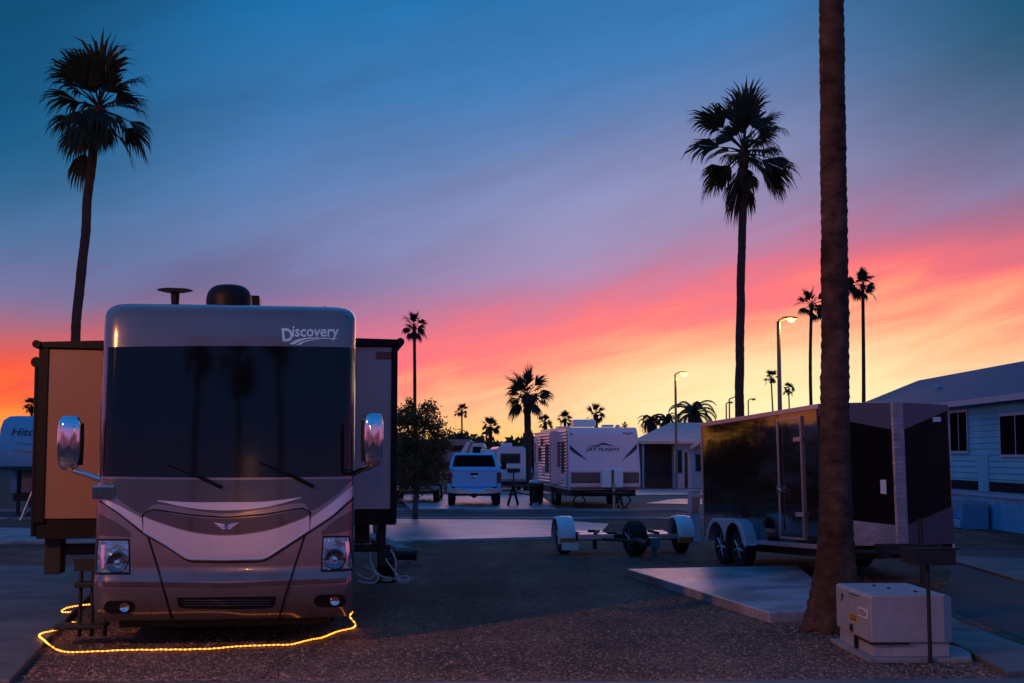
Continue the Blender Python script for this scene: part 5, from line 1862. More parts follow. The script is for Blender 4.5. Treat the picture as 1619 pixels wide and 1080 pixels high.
# ------------------------------------------------------------------ pickup trucks
def pickup(label, loc, rz, paint, dark=False):
    t = empty('pickup_truck', loc, rz, label, 'pickup truck')
    W = 0.98
    # body: rear box
    mb = MB()
    mb.prism([(-W, 0.72), (-W - 0.02, 1.0), (-W, 1.28), (-W + 0.05, 1.36), (-W + 0.14, 1.36), (-W + 0.14, 0.62), (W - 0.14, 0.62), (W - 0.14, 1.36), (W - 0.05, 1.36), (W, 1.28), (W + 0.02, 1.0), (W, 0.72), (W - 0.1, 0.55), (-W + 0.1, 0.55)], 'y', 0.10, 2.2)
    mb.box(-W + 0.14, W - 0.14, 2.1, 2.2, 0.62, 1.36)
    mb.build('bed', paint, t, bevel=0.01)
    # cab as stacked outline
    rows = []
    for (z, hw, ya, yb) in ((0.55, 0.92, 2.2, 5.7), (0.8, 1.0, 2.2, 5.75), (1.15, 1.0, 2.2, 5.7), (1.34, 0.97, 2.22, 5.5), (1.38, 0.95, 2.24, 4.5), (1.6, 0.88, 2.30, 4.25), (1.86, 0.80, 2.42, 3.9), (1.93, 0.72, 2.55, 3.7)):
        rows.append([Vector((-hw, ya, z)), Vector((-hw * .5, ya - 0.02, z)), Vector((hw * .5, ya - 0.02, z)), Vector((hw, ya, z)), Vector((hw, (ya + yb) / 2, z)), Vector((hw * 0.96, yb, z)), Vector((-hw * 0.96, yb, z)), Vector((-hw, (ya + yb) / 2, z))])
    mb = MB()
    mb.grid(rows, close=True)
    mb.add(rows[-1], [tuple(range(8))])
    mb.build('cab', paint, t, smooth=True)
    mb = MB()
    mb.add([(-0.82, 2.20, 1.42), (0.82, 2.20, 1.42), (0.78, 2.25, 1.62), (-0.78, 2.25, 1.62), (0.71, 2.365, 1.85), (-0.71, 2.365, 1.85)], [(0, 1, 2, 3), (3, 2, 4, 5)])
    mb.build('rear_window', M['dark_glass'], t)
    for s in (-1, 1):
        mb = MB()
        mb.add([(s * 0.955, 2.45, 1.42), (s * 0.955, 4.2, 1.42), (s * 0.835, 3.8, 1.82), (s * 0.825, 2.55, 1.82)], [(0, 1, 2, 3)])
        mb.build('side_window', M['window_glass'], t)
    # tailgate with pressed panel
    mb = MB()
    mb.box(-W + 0.16, W - 0.16, 0.02, 0.10, 0.70, 1.34)
    mb.box(-W + 0.16, W - 0.16, 0.0, 0.05, 1.27, 1.345)
    tg_ = mb.build('tailgate', paint, t, bevel=0.012)
    MB().box(-0.14, 0.14, -0.004, 0.03, 1.12, 1.20).build('handle', M['black_plastic'], tg_, bevel=0.01)
    MB().lathe([(0.0, 0.06), (-0.012, 0.055), (-0.016, 0.0)], (0, 0.02, 1.05), 'y', 14).build('badge', M['chrome'], tg_)
    for s in (-1, 1):
        mb = MB()
        mb.box(s * (W - 0.155), s * (W + 0.012), 0.06, 0.30, 0.82, 1.22)
        mb.build('tail_light', M['tail_red'], t, bevel=0.02)
        mb = MB()
        mb.tube([(s * 1.0, 4.3, 1.34), (s * 1.14, 4.28, 1.38)], 0.03, 6)
        mb.box(s * 1.10, s * 1.30, 4.22, 4.32, 1.28, 1.62)
        mb.build('wing_mirror', M['chrome'] if dark else M['black_plastic'], t, bevel=0.02)
    mb = MB()
    mb.prism([(-1.0, 0.50), (-1.0, 0.62), (-0.45, 0.66), (-0.35, 0.58), (0.35, 0.58), (0.45, 0.66), (1.0, 0.62), (1.0, 0.50), (0.6, 0.44), (-0.6, 0.44)], 'y', -0.14, 0.08)
    bp = mb.build('rear_bumper', M['chrome'], t, bevel=0.02)
    MB().box(-0.17, 0.17, -0.155, -0.13, 0.49, 0.62).build('number_plate', M['letter_blue'], bp)
    for s in (-1, 1):
        wheel('wheel', t, (s * 0.84, 1.15, 0.39), 0.39, 0.26, 'x', out=s)
        wheel('wheel', t, (s * 0.84, 4.75, 0.39), 0.39, 0.26, 'x', out=s)
    mb = MB()
    mb.box(-0.45, 0.45, 0.1, 5.4, 0.40, 0.56)
    mb.tube([(-0.8, 1.15, 0.39), (0.8, 1.15, 0.39)], 0.06, 8)
    mb.lathe([(-0.14, 0.05), (0.0, 0.15), (0.14, 0.05)], (0, 1.15, 0.38), 'x', 12)
    mb.box(-0.08, 0.08, -0.2, 0.1, 0.36, 0.46)
    mb.build('underbody', M['black_metal'], t)
    return t


pk = G(751, 801)
pickup('silver pickup truck with red tail lights parked on the pale slab', (pk.x, pk.y - 1.0, 0.06), R(2.0), M['truck_silver'])
pickup('dark pickup truck half hidden behind the bushy tree', (at(655, 720, 52.5).x, 52.5, 0.06), R(1.0), M['truck_dark'], True)


# ------------------------------------------------------------------ travel trailer with lettering on its front
def louvre_side(x, y0_, y1_, z0_, z1_, n, sgn, depth=0.018):
    """corrugated aluminium skin: rounded horizontal ribs"""
    rows = []
    m = 8
    for i in range(n * m + 1):
        z = z0_ + (z1_ - z0_) * i / (n * m)
        b = depth * abs(math.sin(PI * i / m)) ** 0.8
        rows.append([(x + sgn * b, y0_, z), (x + sgn * b, y1_, z)])
    return MB().grid(rows)


D0 = 47.0
tt0 = at(901, 700, D0)
TT = empty('travel_trailer', (tt0.x, D0, 0), R(6.0), 'white travel trailer with dark front lettering and ribbed metal sides', 'travel trailer')
TW, TL = 2.5, 8.2
k44 = FPX / D0
zt = at(950, 675, D0).z
zlow = 0.68
# side outline (y, z): raked and rounded front
prof = [(0.10, zlow), (0.0, 0.80), (0.0, 1.35), (0.06, 1.5), (0.42, 2.62), (0.55, 2.80), (0.75, 2.90), (TL, 2.95), (TL, zlow)]
mb = MB()
mb.prism(prof, 'x', 0.0, TW)
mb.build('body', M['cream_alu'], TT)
for sgn, x in ((-1, 0.0), (1, TW)):
    louvre_side(x, 0.62, TL - 0.02, zlow + 0.05, 2.82, 18, sgn, 0.036).build('side_skin', M['white_alu'], TT, smooth='all')


def tt_front(u, z, off=0.008):
    y = lerp_table([(0.70, 0.05), (0.80, 0.0), (1.35, 0.0), (1.5, 0.06), (2.62, 0.42), (2.80, 0.55), (2.9, 0.75)], z)
    return Vector((TW * u, y - off, z))


def tt_panel(name, pts, material, off=0.008, n=10):
    rows = []
    for i in range(n + 1):
        a, b = pl(pts[0], i / n), pl(pts[1], i / n)
        rows.append([tt_front(a[0], a[1], off), tt_front((a[0] + b[0]) / 2, (a[1] + b[1]) / 2, off), tt_front(b[0], b[1], off)])
    return MB().grid(rows).build(name, material, TT)


tt_panel('lower_panel', ([(0.015, 1.30), (0.985, 1.30)], [(0.015, 0.72), (0.985, 0.72)]), M['rv_brown'], 0.012)
tt_panel('side_decal', ([(0.005, 2.30), (0.10, 2.08), (0.26, 1.72)], [(0.005, 2.12), (0.10, 1.94), (0.27, 1.70)]), M['decal_dark'])
tt_panel('side_decal', ([(0.995, 2.35), (0.90, 2.10), (0.76, 1.74)], [(0.995, 2.16), (0.90, 1.96), (0.75, 1.71)]), M['decal_dark'])
lt = lettering('front_lettering', 'JAY FLIGHT', lambda u, w: tt_front(0.24 + 0.50 * u, 2.03 + 0.14 * w, 0.012), M['decal_dark'], TT, 0.25, 0.02)
tt_panel('bird_emblem', (curve([(0.28, 2.24), (0.40, 2.26), (0.47, 2.33), (0.52, 2.34), (0.58, 2.29), (0.68, 2.22)], 20), curve([(0.28, 2.235), (0.40, 2.22), (0.47, 2.27), (0.52, 2.27), (0.58, 2.25), (0.68, 2.215)], 20)), M['decal_dark'], 0.010, 18)
tt_panel('lettering_swoosh', (curve([(0.26, 2.21), (0.36, 2.20), (0.46, 2.22)], 10), curve([(0.26, 2.20), (0.36, 2.185), (0.46, 2.205)], 10)), M['decal_dark'], 0.010, 8)
lettering('corner_lettering', 'Eagle', lambda u, w: tt_front(0.79 + 0.16 * u, 2.64 + 0.09 * w, 0.012), M['decal_dark'], TT, 0.3, 0.01)
tt_panel('corner_decal', ([(0.03, 2.68), (0.07, 2.68)], [(0.03, 2.64), (0.07, 2.64)]), M['decal_dark'], 0.010, 2)
# edge trims
mb = MB()
for x in (-0.012, TW - 0.03):
    pts = [(0.0 + y, z) for y, z in prof[1:8]]
    mb.grid([[Vector((x, y - 0.012, z)) for y, z in pts], [Vector((x + 0.042, y - 0.012, z)) for y, z in pts], [Vector((x + 0.042, y + 0.05, z - 0.0)) for y, z in pts], [Vector((x, y + 0.05, z)) for y, z in pts]], close=False)
mb.build('edge_trim', M['white_rv'], TT)
# gas-bottle cover, jack, tongue
mb = MB()
mb.box(1.02, 1.36, -0.75, -0.3, 0.78, 1.42)
mb.box(1.42, 1.76, -0.75, -0.3, 0.78, 1.42)
mb.box(1.04, 1.74, -0.72, -0.33, 0.80, 1.40)
gc = mb.build('gas_bottle_cover', M['lp_white'], TT, bevel=0.03)
MB().box(1.37, 1.41, -0.77, -0.70, 0.74, 1.40).build('cover_strap', M['black_plastic'], gc)
mb = MB()
mb.tube([(1.39, -0.95, 0.09), (1.39, -0.95, 0.95)], 0.045, 10)
mb.tube([(1.39, -0.95, 0.0), (1.39, -0.95, 0.08)], [0.17, 0.08], 12)
mb.build('tongue_jack', M['steel'], TT, smooth=True)
mb = MB()
mb.tube([(0.5, 0.1, 0.6), (1.39, -1.2, 0.6)], 0.06, 6)
mb.tube([(2.1, 0.1, 0.6), (1.41, -1.2, 0.6)], 0.06, 6)
mb.box(0.1, TW - 0.1, 0.3, TL - 0.1, 0.45, zlow - 0.002)
mb.build('chassis', M['black_metal'], TT)
mb = MB()
for x in (0.4, 2.05):
    for a, b in (((x - 0.22, 0.3), (x, 0.02)), ((x + 0.22, 0.3), (x, 0.02)), ((x - 0.22, 0.3), (x, 0.58)), ((x + 0.22, 0.3), (x, 0.58))):
        mb.tube([(a[0], 0.5, a[1]), (b[0], 0.5, b[1])], 0.028, 6)
    mb.box(x - 0.12, x + 0.12, 0.42, 0.58, 0.0, 0.03)
mb.tube([(1.7, -0.3, 0.06), (1.62, -0.35, 0.32), (1.72, -0.3, 0.52)], 0.03, 6)
mb.tube([(1.85, -0.3, 0.06), (1.78, -0.35, 0.32), (1.74, -0.3, 0.52)], 0.03, 6)
mb.build('stabilizer', M['black_metal'], TT)
for y in (4.3, 5.15):
    wheel('wheel', TT, (0.16, y, 0.35), 0.35, 0.2, 'x', out=-1)
    wheel('wheel', TT, (TW - 0.16, y, 0.35), 0.35, 0.2, 'x', out=1)
# roof things
MB().prism([(1.2, 2.94), (2.1, 2.94), (2.05, 3.2), (1.35, 3.2)], 'x', 0.35, 1.15).build('air_conditioner', M['white_rv'], TT, bevel=0.04)
MB().box(1.45, 1.85, 1.5, 1.9, 2.93, 3.02).build('roof_vent', M['white_rv'], TT, bevel=0.02)
MB().box(0.4, 0.9, 5.8, 6.6, 2.93, 3.05).build('roof_vent', M['white_rv'], TT, bevel=0.02)
MB().lathe([(0.0, 0.10), (0.08, 0.08), (0.12, 0.0)], (1.9, 1.0, 2.90), 'z', 14).build('roof_vent', M['white_rv'], TT, smooth=True)
# slide-out with its own ribs, windows
SO = 0.26
mb = MB()
mb.box(-SO, 0.03, 3.2, 8.1, 0.82, 2.75)
so = mb.build('slide_room', M['cream_alu'], TT, bevel=0.01)
louvre_side(-SO, 3.25, 8.05, 0.85, 2.72, 16, -1, 0.036).build('side_skin', M['white_alu'], so, smooth='all')
MB().box(-SO - 0.01, 0.02, 3.16, 8.14, 2.75, 2.82).build('slide_roof', M['white_rv'], so, bevel=0.01)


def side_window(x, y0_, y1_, z0_, z1_, parent, nm='window'):
    mb = MB()
    mb.box(x - 0.045, x - 0.01, y0_, y1_, z0_, z1_)
    w = mb.build(nm, M['window_glass'], parent, bevel=0.01)
    mb = MB()
    t = 0.035
    mb.box(x - 0.05, x - 0.01, y0_ - t, y0_, z0_ - t, z1_ + t)
    mb.box(x - 0.05, x - 0.01, y1_, y1_ + t, z0_ - t, z1_ + t)
    mb.box(x - 0.05, x - 0.01, y0_, y1_, z1_, z1_ + t)
    mb.box(x - 0.05, x - 0.01, y0_, y1_, z0_ - t, z0_)
    mb.build('window_frame', M['black_plastic'], w)
    return w


side_window(0.0, 1.35, 1.85, 1.3, 2.35, TT)
side_window(0.0, 2.5, 2.9, 1.5, 2.35, TT)
side_window(-SO, 3.7, 4.4, 1.3, 2.3, so)
side_window(-SO, 6.0, 6.5, 1.7, 2.2, so)
side_window(-SO, 5.4, 5.75, 2.3, 2.55, so)
mb = MB()
mb.box(-SO - 0.055, -SO - 0.0, 7.1, 7.8, 0.85, 2.6)
dr = mb.build('closet_door', M['white_rv'], so, bevel=0.02)
MB().box(-SO - 0.065, -SO - 0.055, 7.3, 7.6, 1.6, 2.4).build('door_window', M['window_glass'], dr, bevel=0.02)
MB().box(-0.05, -0.005, 0.75, 1.15, 0.82, 1.18).build('storage_hatch', M['white_rv'], TT, bevel=0.01)
MB().box(-SO - 0.05, -SO + 0.0, 4.8, 5.3, 1.12, 1.5).build('service_hatch', M['white_rv'], so, bevel=0.01)

# ------------------------------------------------------------------ black stands between truck and trailer
bn = G(831, 801)
bs = empty('camp_bench', bn, R(12), 'black folding camp bench standing left of the travel trailer', 'bench')
mb = MB()
for x in (-0.36, 0.30):
    mb.tube([(x - 0.22, -0.3, 0.0), (x, 0, 0.55), (x + 0.20, 0.3, 0.0)], 0.04, 6)
    mb.tube([(x - 0.14, -0.12, 0.3), (x + 0.10, 0.14, 0.3)], 0.03, 6)
mb.build('leg_frame', M['black_metal'], bs)
bs.scale = (1.3, 1.3, 1.3)
bs.location.z = 0.06
mb = MB()
mb.box(-0.5, 0.42, -0.14, 0.14, 0.52, 0.56)
mb.tube([(-0.46, -0.14, 0.4), (0.4, 0.1, 0.22)], 0.018, 6)
mb.build('seat', M['black_metal'], bs)
gs = empty('pedestal_grill', G(812, 778), 0, 'black pedestal grill standing between pickup truck and thick palm', 'grill')
mb = MB()
mb.tube([(0, 0, 0), (0, 0, 1.0)], 0.035, 8)
mb.build('post', M['black_metal'], gs)
mb = MB()
mb.prism([(-0.3, 1.0), (0.3, 1.0), (0.36, 1.22), (-0.36, 1.22)], 'y', -0.22, 0.22)
mb.build('fire_box', M['black_metal'], gs)
bn = G(882, 803)
wb = empty('waste_barrel', (at(848, 780, 53.0).x, 53.0, 0), 0, 'dark barrel with a pale lid at the rear corner of the travel trailer', 'barrel')
MB().lathe([(0.0, 0.24), (0.1, 0.27), (0.75, 0.29), (0.8, 0.27)], (0, 0, 0), 'z', 18).build('drum', M['black_plastic'], wb, smooth=True)
MB().lathe([(0.80, 0.30), (0.86, 0.30), (0.93, 0.2), (0.95, 0.0)], (0, 0, 0), 'z', 18).build('lid', M['white_rv'], wb, smooth=True)

# ------------------------------------------------------------------ RVs beyond
d = 80.0
f0 = at(705, 720, d)
sc = FPX / d
fw = empty('fifth_wheel_trailer', (f0.x, d, 0), 0, 'grey fifth wheel trailer with a white stripe beyond the pickup truck', 'trailer')
o = [(0, 0.7), (0, 2.84), (1.45, 2.88), (1.62, 2.78), (1.2, 1.7), (1.1, 0.7)]
mb = MB()
mb.prism([(-4.5, 0.7), (-4.5, 2.82), (1.42, 2.86), (1.58, 2.74), (1.15, 1.75), (1.05, 0.7)], 'y', 0, 2.5)
mb.build('body', M['rv_grey'], fw, bevel=0.03)
MB().prism([(1.25, 2.72), (1.5, 2.72), (1.05, 1.75), (0.7, 1.75)], 'y', -0.012, 0.0).build('stripe', M['white_rv'], fw)
MB().prism([(0.2, 2.5), (1.1, 2.5), (0.9, 2.15), (0.2, 2.15)], 'y', -0.014, 0.0).build('window', M['window_glass'], fw)
mb = MB()
mb.box(-4.2, 0.9, 0.3, 2.2, 0.4, 0.695)
mb.build('chassis', M['black_metal'], fw)
for x in (-3.0, -2.1):
    wheel('wheel', fw, (x, 0.1, 0.36), 0.36, 0.2, 'y', out=-1)

d = 92.0
x0_ = at(744, 720, d).x
cv = empty('camper_van', (x0_, d, 0), 0, 'tall pale camper van with a dark side window behind the pickup truck', 'camper')
mb = MB()
mb.prism([(-0.1, 0.5), (-0.1, 2.75), (0.9, 2.75), (1.05, 2.5), (1.05, 1.5), (2.1, 1.35), (2.1, 0.5)], 'y', 0, 2.2)
mb.build('body', M['white_rv'], cv, bevel=0.04)
MB().box(0.15, 0.75, -0.014, 0.0, 1.75, 2.5).build('window', M['window_glass'], cv)
wheel('wheel', cv, (0.4, 0.1, 0.36), 0.36, 0.2, 'y', out=-1)
wheel('wheel', cv, (1.7, 0.1, 0.36), 0.36, 0.2, 'y', out=-1)

d = 70.0
a, b = at(785, 706, d), at(832, 752, d)
rt_ = empty('small_camper', (a.x, d, 0), R(5), 'small white camper with a wide dark rear window beyond the pickup truck', 'camper')
Wd = b.x - a.x
zt_ = a.z
mb = MB()
mb.prism([(0.02, 0.55), (0.0, 0.9), (0.02, zt_ - 0.12), (0.14, zt_), (Wd - 0.14, zt_), (Wd - 0.02, zt_ - 0.12), (Wd, 0.9), (Wd - 0.02, 0.55)], 'y', 0.0, 5.0)
mb.build('body', M['white_rv'], rt_, bevel=0.03)
w0, w1 = at(792, 718, d) - rt_.location, at(822, 732, d) - rt_.location
w = MB().box(w0.x, w1.x, -0.02, 0.0, w1.z, w0.z).build('rear_window', M['window_glass'], rt_, bevel=0.006)
mb = MB()
mb.box(w0.x - 0.04, w1.x + 0.04, -0.012, -0.001, w1.z - 0.04, w0.z + 0.04)
mb.build('window_frame', M['rv_grey'], w)
MB().box(0.35, 0.9, 0.8, 1.7, zt_ - 0.02, zt_ + 0.2).build('air_conditioner', M['white_rv'], rt_, bevel=0.04)
MB().box(0.0, Wd, -0.09, -0.001, 0.52, 0.66).build('rear_bumper', M['rv_grey'], rt_, bevel=0.02)
mb = MB()
mb.box(-0.62, 0.01, 0.6, 3.6, 0.7, zt_ - 0.14)
so = mb.build('slide_room', M['white_rv'], rt_, bevel=0.02)
MB().box(-0.40, -0.12, 0.585, 0.6, 1.2, 1.7).build('window', M['window_glass'], so)
for x in (0.12, Wd - 0.12):
    wheel('wheel', rt_, (x, 3.0, 0.34), 0.34, 0.2, 'x', out=1 if x > 0.5 else -1)
mb = MB()
mb.box(0.1, Wd - 0.1, 0.1, 4.8, 0.3, 0.545)
mb.build('chassis', M['black_metal'], rt_)

d = 88.0
cr0 = at(824, 750, d)
car = empty('small_car', (cr0.x, d, 0), R(0), 'small teal car parked beside the thick palm trunk', 'car')
cw = 0.66
rows = []
for (z, hw, ya, yb) in ((0.28, 0.72, 0.05, 3.7), (0.5, 0.8, 0.0, 3.8), (0.82, 0.8, 0.0, 3.75), (0.92, 0.76, 0.08, 2.9), (1.2, 0.64, 0.35, 2.3), (1.30, 0.54, 0.55, 2.0)):
    rows.append([Vector((-hw, ya + 0.08, z)), Vector((-hw * 0.6, ya, z)), Vector((hw * 0.6, ya, z)), Vector((hw, ya + 0.08, z)), Vector((hw, yb - 0.1, z)), Vector((hw * 0.7, yb, z)), Vector((-hw * 0.7, yb, z)), Vector((-hw, yb - 0.1, z))])
mb = MB()
mb.grid(rows, close=True)
mb.add(rows[-1], [tuple(range(8))])
mb.build('body', M['teal_paint'], car, smooth=True)
MB().add([(-0.6, 0.10, 0.94), (0.6, 0.10, 0.94), (0.52, 0.33, 1.18), (-0.52, 0.33, 1.18)], [(0, 1, 2, 3)]).build('rear_window', M['window_glass'], car)
for s in (-1, 1):
    MB().box(s * 0.58, s * 0.77, -0.012, 0.1, 0.62, 0.78).build('tail_light', M['tail_red'], car, bevel=0.02)
    for y in (0.75, 3.0):
        wheel('wheel', car, (s * 0.7, y, 0.29), 0.29, 0.17, 'x', out=s)

# fifth wheel trailer at the left edge
d = 40.0
L0 = at(-8, 720, d)
fl = empty('fifth_wheel_trailer', (L0.x, d, 0), R(10), 'blue white fifth wheel trailer with lettering at the left edge', 'trailer')
FW = 2.5
zt_, zo = 3.12, 1.45
sec = [(0.55, zo), (0.12, zo + 0.12), (0.02, zo + 0.5), (0.10, 2.2), (0.35, 2.75), (0.75, 3.02), (1.3, zt_), (9.0, zt_), (9.0, 0.7), (2.6, 0.7), (2.5, zo)]
rows = []
for (x, s) in ((0.0, 0.80), (0.04, 0.92), (0.14, 0.98), (0.35, 1.0), (FW / 2, 1.0), (FW - 0.35, 1.0), (FW - 0.14, 0.98), (FW - 0.04, 0.92), (FW, 0.80)):
    r = []
    for y, z in sec:
        zz = z if z < 2.0 else 2.0 + (z - 2.0) * (0.86 + 0.14 * (s - 0.8) / 0.2)
        yy = y + (0.35 * (1 - s) / 0.2 * (1 if y < 1.5 else 0))
        r.append(Vector((x, yy, zz)))
    rows.append(r)
mb = MB()
mb.grid(rows, close=True)
mb.add(rows[0], [tuple(range(len(sec)))])
mb.add(rows[-1], [tuple(range(len(sec)))])
mb.build('body', M['home_trim'], fl, smooth=True)


def cap_front(u, z, off=0.01):
    y = lerp_table([(zo, 0.55), (zo + 0.12, 0.12), (zo + 0.5, 0.02), (2.2, 0.10), (2.75, 0.35), (3.02, 0.75)], z)
    return Vector((FW * u, y - off, z))


lettering('front_lettering', 'HitchHiker', lambda u, w: cap_front(0.16 + 0.70 * u, 2.50 + 0.22 * w, 0.03), M['decal_dark'], fl, 0.25, 0.01)
for za, zb_ in ((2.30, 2.24), (2.08, 2.00)):
    rows = []
    for i in range(13):
        u = 0.2 + 0.68 * i / 12
        dz = 0.05 * math.sin(PI * i / 12)
        rows.append([cap_front(u, za - dz, 0.02), cap_front(u, zb_ - dz + 0.045 * abs(i - 6) / 6, 0.02)])
    MB().grid(rows).build('front_decal', M['rv_grey'], fl)
mb = MB()
mb.box(0.1, FW - 0.1, 2.45, 8.8, 0.45, 0.695)
for x in (0.25, FW - 0.25):
    mb.tube([(x, 2.5, 0.0), (x, 2.5, 1.4)], 0.06, 8)
mb.build('chassis', M['black_metal'], fl)
MB().box(0.35, FW - 0.3, 2.44, 2.49, 0.72, 1.38).build('front_hatch', M['rv_grey'], fl, bevel=0.01)
for x in (0.1, FW - 0.1):
    for y in (6.2, 7.1):
        wheel('wheel', fl, (x, y, 0.38), 0.38, 0.2, 'x', out=-1 if x < 1 else 1)
tp0 = at(45, 818, d - 1.2)
tr = empty('king_pin_tripod', (tp0.x, G(45, 822).y, 0), R(10), 'pale tripod stand under the nose of the lettered fifth wheel', 'tripod')
mb = MB()
for a in (R(200), R(340), R(90)):
    mb.tube([(math.cos(a) * 0.5, math.sin(a) * 0.5, 0.0), (math.cos(a) * 0.06, math.sin(a) * 0.06, 1.18)], 0.022, 6)
mb.tube([(-0.42, -0.16, 0.1), (0, 0, 0.55), (0.42, -0.16, 0.1)], 0.016, 6)
mb.build('leg_frame', M['steel'], tr)
mb = MB()
mb.box(-0.16, 0.16, -0.12, 0.12, 1.16, 1.36)
mb.tube([(0, 0, 1.0), (0, 0, 1.2)], 0.05, 8)
mb.build('king_pin_cup', M['white_rv'], tr, bevel=0.01)
mb = MB()


# ------------------------------------------------------------------ low house behind the travel trailer
d = 77.0
h0 = at(1015, 720, d)
hs = empty('low_house', (h0.x, d, 0), R(0), 'low house with a pale hip roof and dark carport behind the lit lamp', 'house')
ze = 2.72


def hx(px):
    return at(px, 720, d).x - h0.x


HWID = hx(1150)
zr_ = at(1065, 668, d + 3).z
mb = MB()
e0, e1 = -0.15, hx(1215)
yb = 7.0
mb.add([(e0, -0.3, ze), (e1, -0.3, ze), (e1, yb, ze), (e0, yb, ze), (hx(1064) + 0.25, 3.3, zr_), (e1, 3.3, zr_)],
       [(0, 1, 5, 4), (1, 2, 5), (2, 3, 4, 5), (3, 0, 4)])
mb.box(e0, e1, -0.3, -0.22, ze - 0.16, ze)
mb.box(e0, e0 + 0.08, -0.22, yb, ze - 0.16, ze)
mb.build('roof', M['house_roof'], hs)
mb = MB()
xw = hx(1066)
mb.box(xw, e1 - 0.2, 0.0, 0.12, 0.0, ze - 0.001)
mb.box(xw, xw + 0.12, 0.12, yb - 0.3, 0.0, ze - 0.001)
mb.box(0.0, xw, yb - 0.4, yb - 0.3, 0.0, ze - 0.001)
mb.box(e1 - 0.32, e1 - 0.2, 0.12, yb - 0.3, 0.0, ze - 0.001)
mb.build('wall', M['house_wall'], hs)
mb = MB()
mb.box(0.02, xw - 0.01, 1.2, 1.28, 0.0, ze - 0.003)
mb.build('carport_shade', M['carport_dark'], hs)  # dark sheet standing in for the shade inside the carport
mb = MB()
mb.box(0.0, 0.10, -0.18, -0.08, 0.0, ze - 0.02)
mb.build('carport_post', M['home_trim'], hs)
for (a, b, z0_, z1_) in ((1071, 1078, 0.9, 2.2), (1100, 1108, 1.0, 1.95)):
    w = MB().box(hx(a), hx(b), -0.03, 0.0, z0_, z1_).build('window', M['window_glass'], hs)
    mb = MB()
    mb.box(hx(a) - 0.06, hx(b) + 0.06, -0.02, -0.002, z0_ - 0.06, z1_ + 0.06)
    mb.build('window_frame', M['home_trim'], w)
MB().box(hx(1082), hx(1087), -0.03, 0.0, 0.05, 2.1).build('door', M['carport_dark'], hs)
# porch gable in front of the wall
mb = MB()
mb.prism([(hx(1088), ze - 0.35), (hx(1128), ze + 0.55), (hx(1168), ze - 0.35), (hx(1168), ze - 0.5), (hx(1128), ze + 0.4), (hx(1088), ze - 0.5)], 'y', -1.2, 0.9)
mb.build('porch_roof', M['house_roof'], hs)
mb = MB()
mb.box(hx(1090), hx(1092), -1.1, -1.0, 0.0, ze - 0.4)
mb.build('porch_post', M['home_trim'], hs)

# ------------------------------------------------------------------ mobile home on the right
XW, YN, YF = 12.4, 24.0, 50.0
mh = empty('mobile_home', (XW, YF, 0), 0, 'long pale mobile home with ribbed siding and blue skirting at the right edge', 'mobile home')
ln = YF - YN
zE, zR = 3.32, 4.62
# lap siding as a saw-tooth sheet
rows = []
nb_ = 15
for i in range(nb_):
    z = 0.98 + (zE - 0.98) * i / nb_
    z2 = 0.98 + (zE - 0.98) * (i + 1) / nb_
    rows.append([(-0.028, -ln, z), (-0.028, 0, z)])
    rows.append([(-0.002, -ln, z2 - 0.004), (-0.002, 0, z2 - 0.004)])
MB().grid(rows).build('siding', M['home_siding'], mh)
mb = MB()
mb.prism([(0.0, 0.85), (0.0, zE), (3.0, zR - 0.12), (6.0, zE), (6.0, 0.85)], 'y', -ln, 0.0)
mb.build('wall', M['home_siding'], mh)
mb = MB()
mb.prism([(-0.35, zE - 0.05), (3.0, zR), (6.35, zE - 0.05), (6.35, zE + 0.06), (3.0, zR + 0.11), (-0.35, zE + 0.06)], 'y', -ln - 0.3, 0.3)
rf = mb.build('roof', M['home_roof'], mh)
mb = MB()
mb.box(-0.40, -0.351, -ln - 0.3, 0.3, zE - 0.10, zE + 0.05)
mb.build('gutter', M['home_trim'], rf)
mb = MB()
mb.lathe([(0.0, 0.09), (0.3, 0.09), (0.3, 0.14), (0.36, 0.10), (0.38, 0.0)], (1.1, -8.0, zE + 0.42), 'z', 12)
mb.build('roof_vent', M['home_trim'], rf)
rows = []
nr = 150
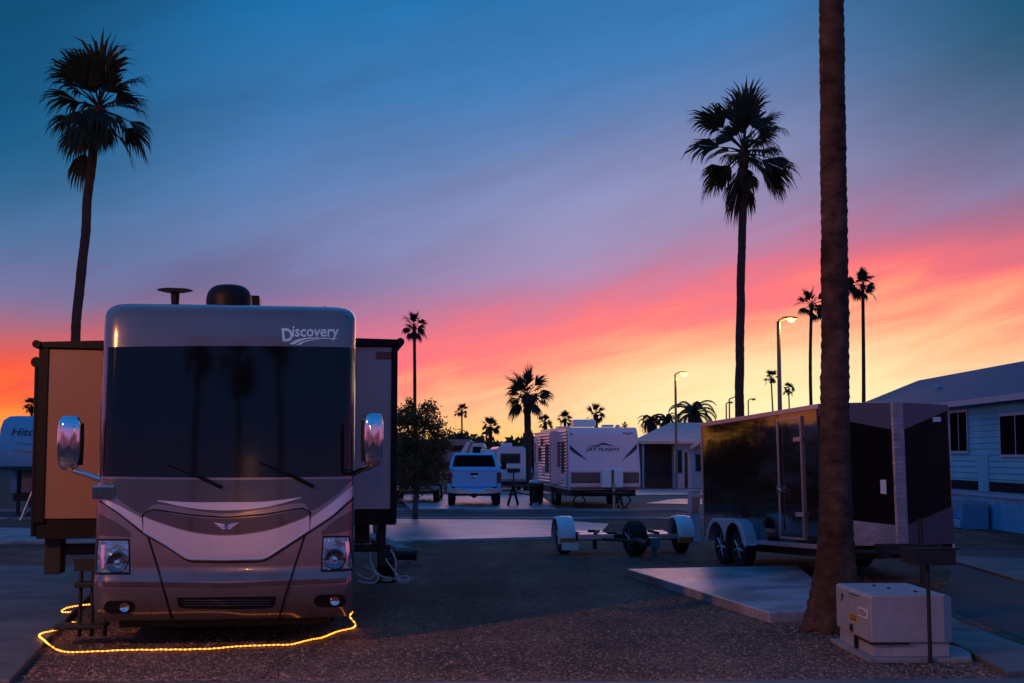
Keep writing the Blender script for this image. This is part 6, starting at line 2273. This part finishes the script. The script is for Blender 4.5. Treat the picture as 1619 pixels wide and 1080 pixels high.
for i in range(nr + 1):
    y = -ln + ln * i / nr
    b = 0.03 if i % 4 == 0 else 0.0
    rows.append([(0.02 - b, y, 0.0), (0.02 - b, y, 0.83)])
MB().grid(rows).build('skirting', M['home_skirt'], mh)
MB().box(-0.06, 0.03, -ln, 0, 0.83, 0.90).build('skirting_rail', M['home_trim'], mh)


def home_window(y0_, y1_, z0_, z1_):
    mb = MB()
    mb.box(-0.05, -0.02, y0_, y1_, z0_, z1_)
    w = mb.build('window', M['dark_glass'], mh)
    mb = MB()
    t = 0.07
    mb.box(-0.06, -0.01, y0_ - t, y0_, z0_ - t, z1_ + t)
    mb.box(-0.06, -0.01, y1_, y1_ + t, z0_ - t, z1_ + t)
    mb.box(-0.06, -0.01, y0_, y1_, z1_, z1_ + t)
    mb.box(-0.06, -0.01, y0_, y1_, z0_ - t, z0_)
    mb.box(-0.056, -0.015, (y0_ + y1_) / 2 - 0.02, (y0_ + y1_) / 2 + 0.02, z0_, z1_)
    mb.build('window_frame', M['home_trim'], w)


def yh(px):
    return FPX * XW / (px - CX) - YF


home_window(yh(1530), yh(1504), 2.02, 3.08)
home_window(yh(1632), yh(1583), 1.92, 2.88)
home_window(yh(1760), yh(1720), 1.92, 2.9)
for a, b in ((1544, 1500), (1640, 1563)):
    MB().box(-0.05, -0.012, yh(a), yh(b), 0.98, 1.22).build('trim_band', M['shutter'], mh)
MB().box(-0.055, -0.012, yh(1561), yh(1546), 0.95, 1.95).build('panel_door', M['home_siding'], mh, bevel=0.01)
st2 = empty('porch_steps', (XW - 0.45, FPX * XW / (1550 - CX) , 0), 0, 'pale steps against the blue skirting of the mobile home', 'steps')
mb = MB()
for i in range(3):
    mb.box(-0.35 + 0.22 * i, 0.40, -0.5, 0.5, 0.02 + 0.22 * i, 0.20 + 0.22 * i + 0.02)
mb.build('tread', M['home_skirt'], st2, bevel=0.01)
mb = MB()
mb.box(-0.30, 0.38, 0.505, 0.54, 0.0, 0.72)
mb.build('side_board', M['home_trim'], st2)
mb = MB()
mb.box(-0.30, 0.38, -0.54, -0.505, 0.0, 0.72)
mb.build('side_board', M['home_trim'], st2)
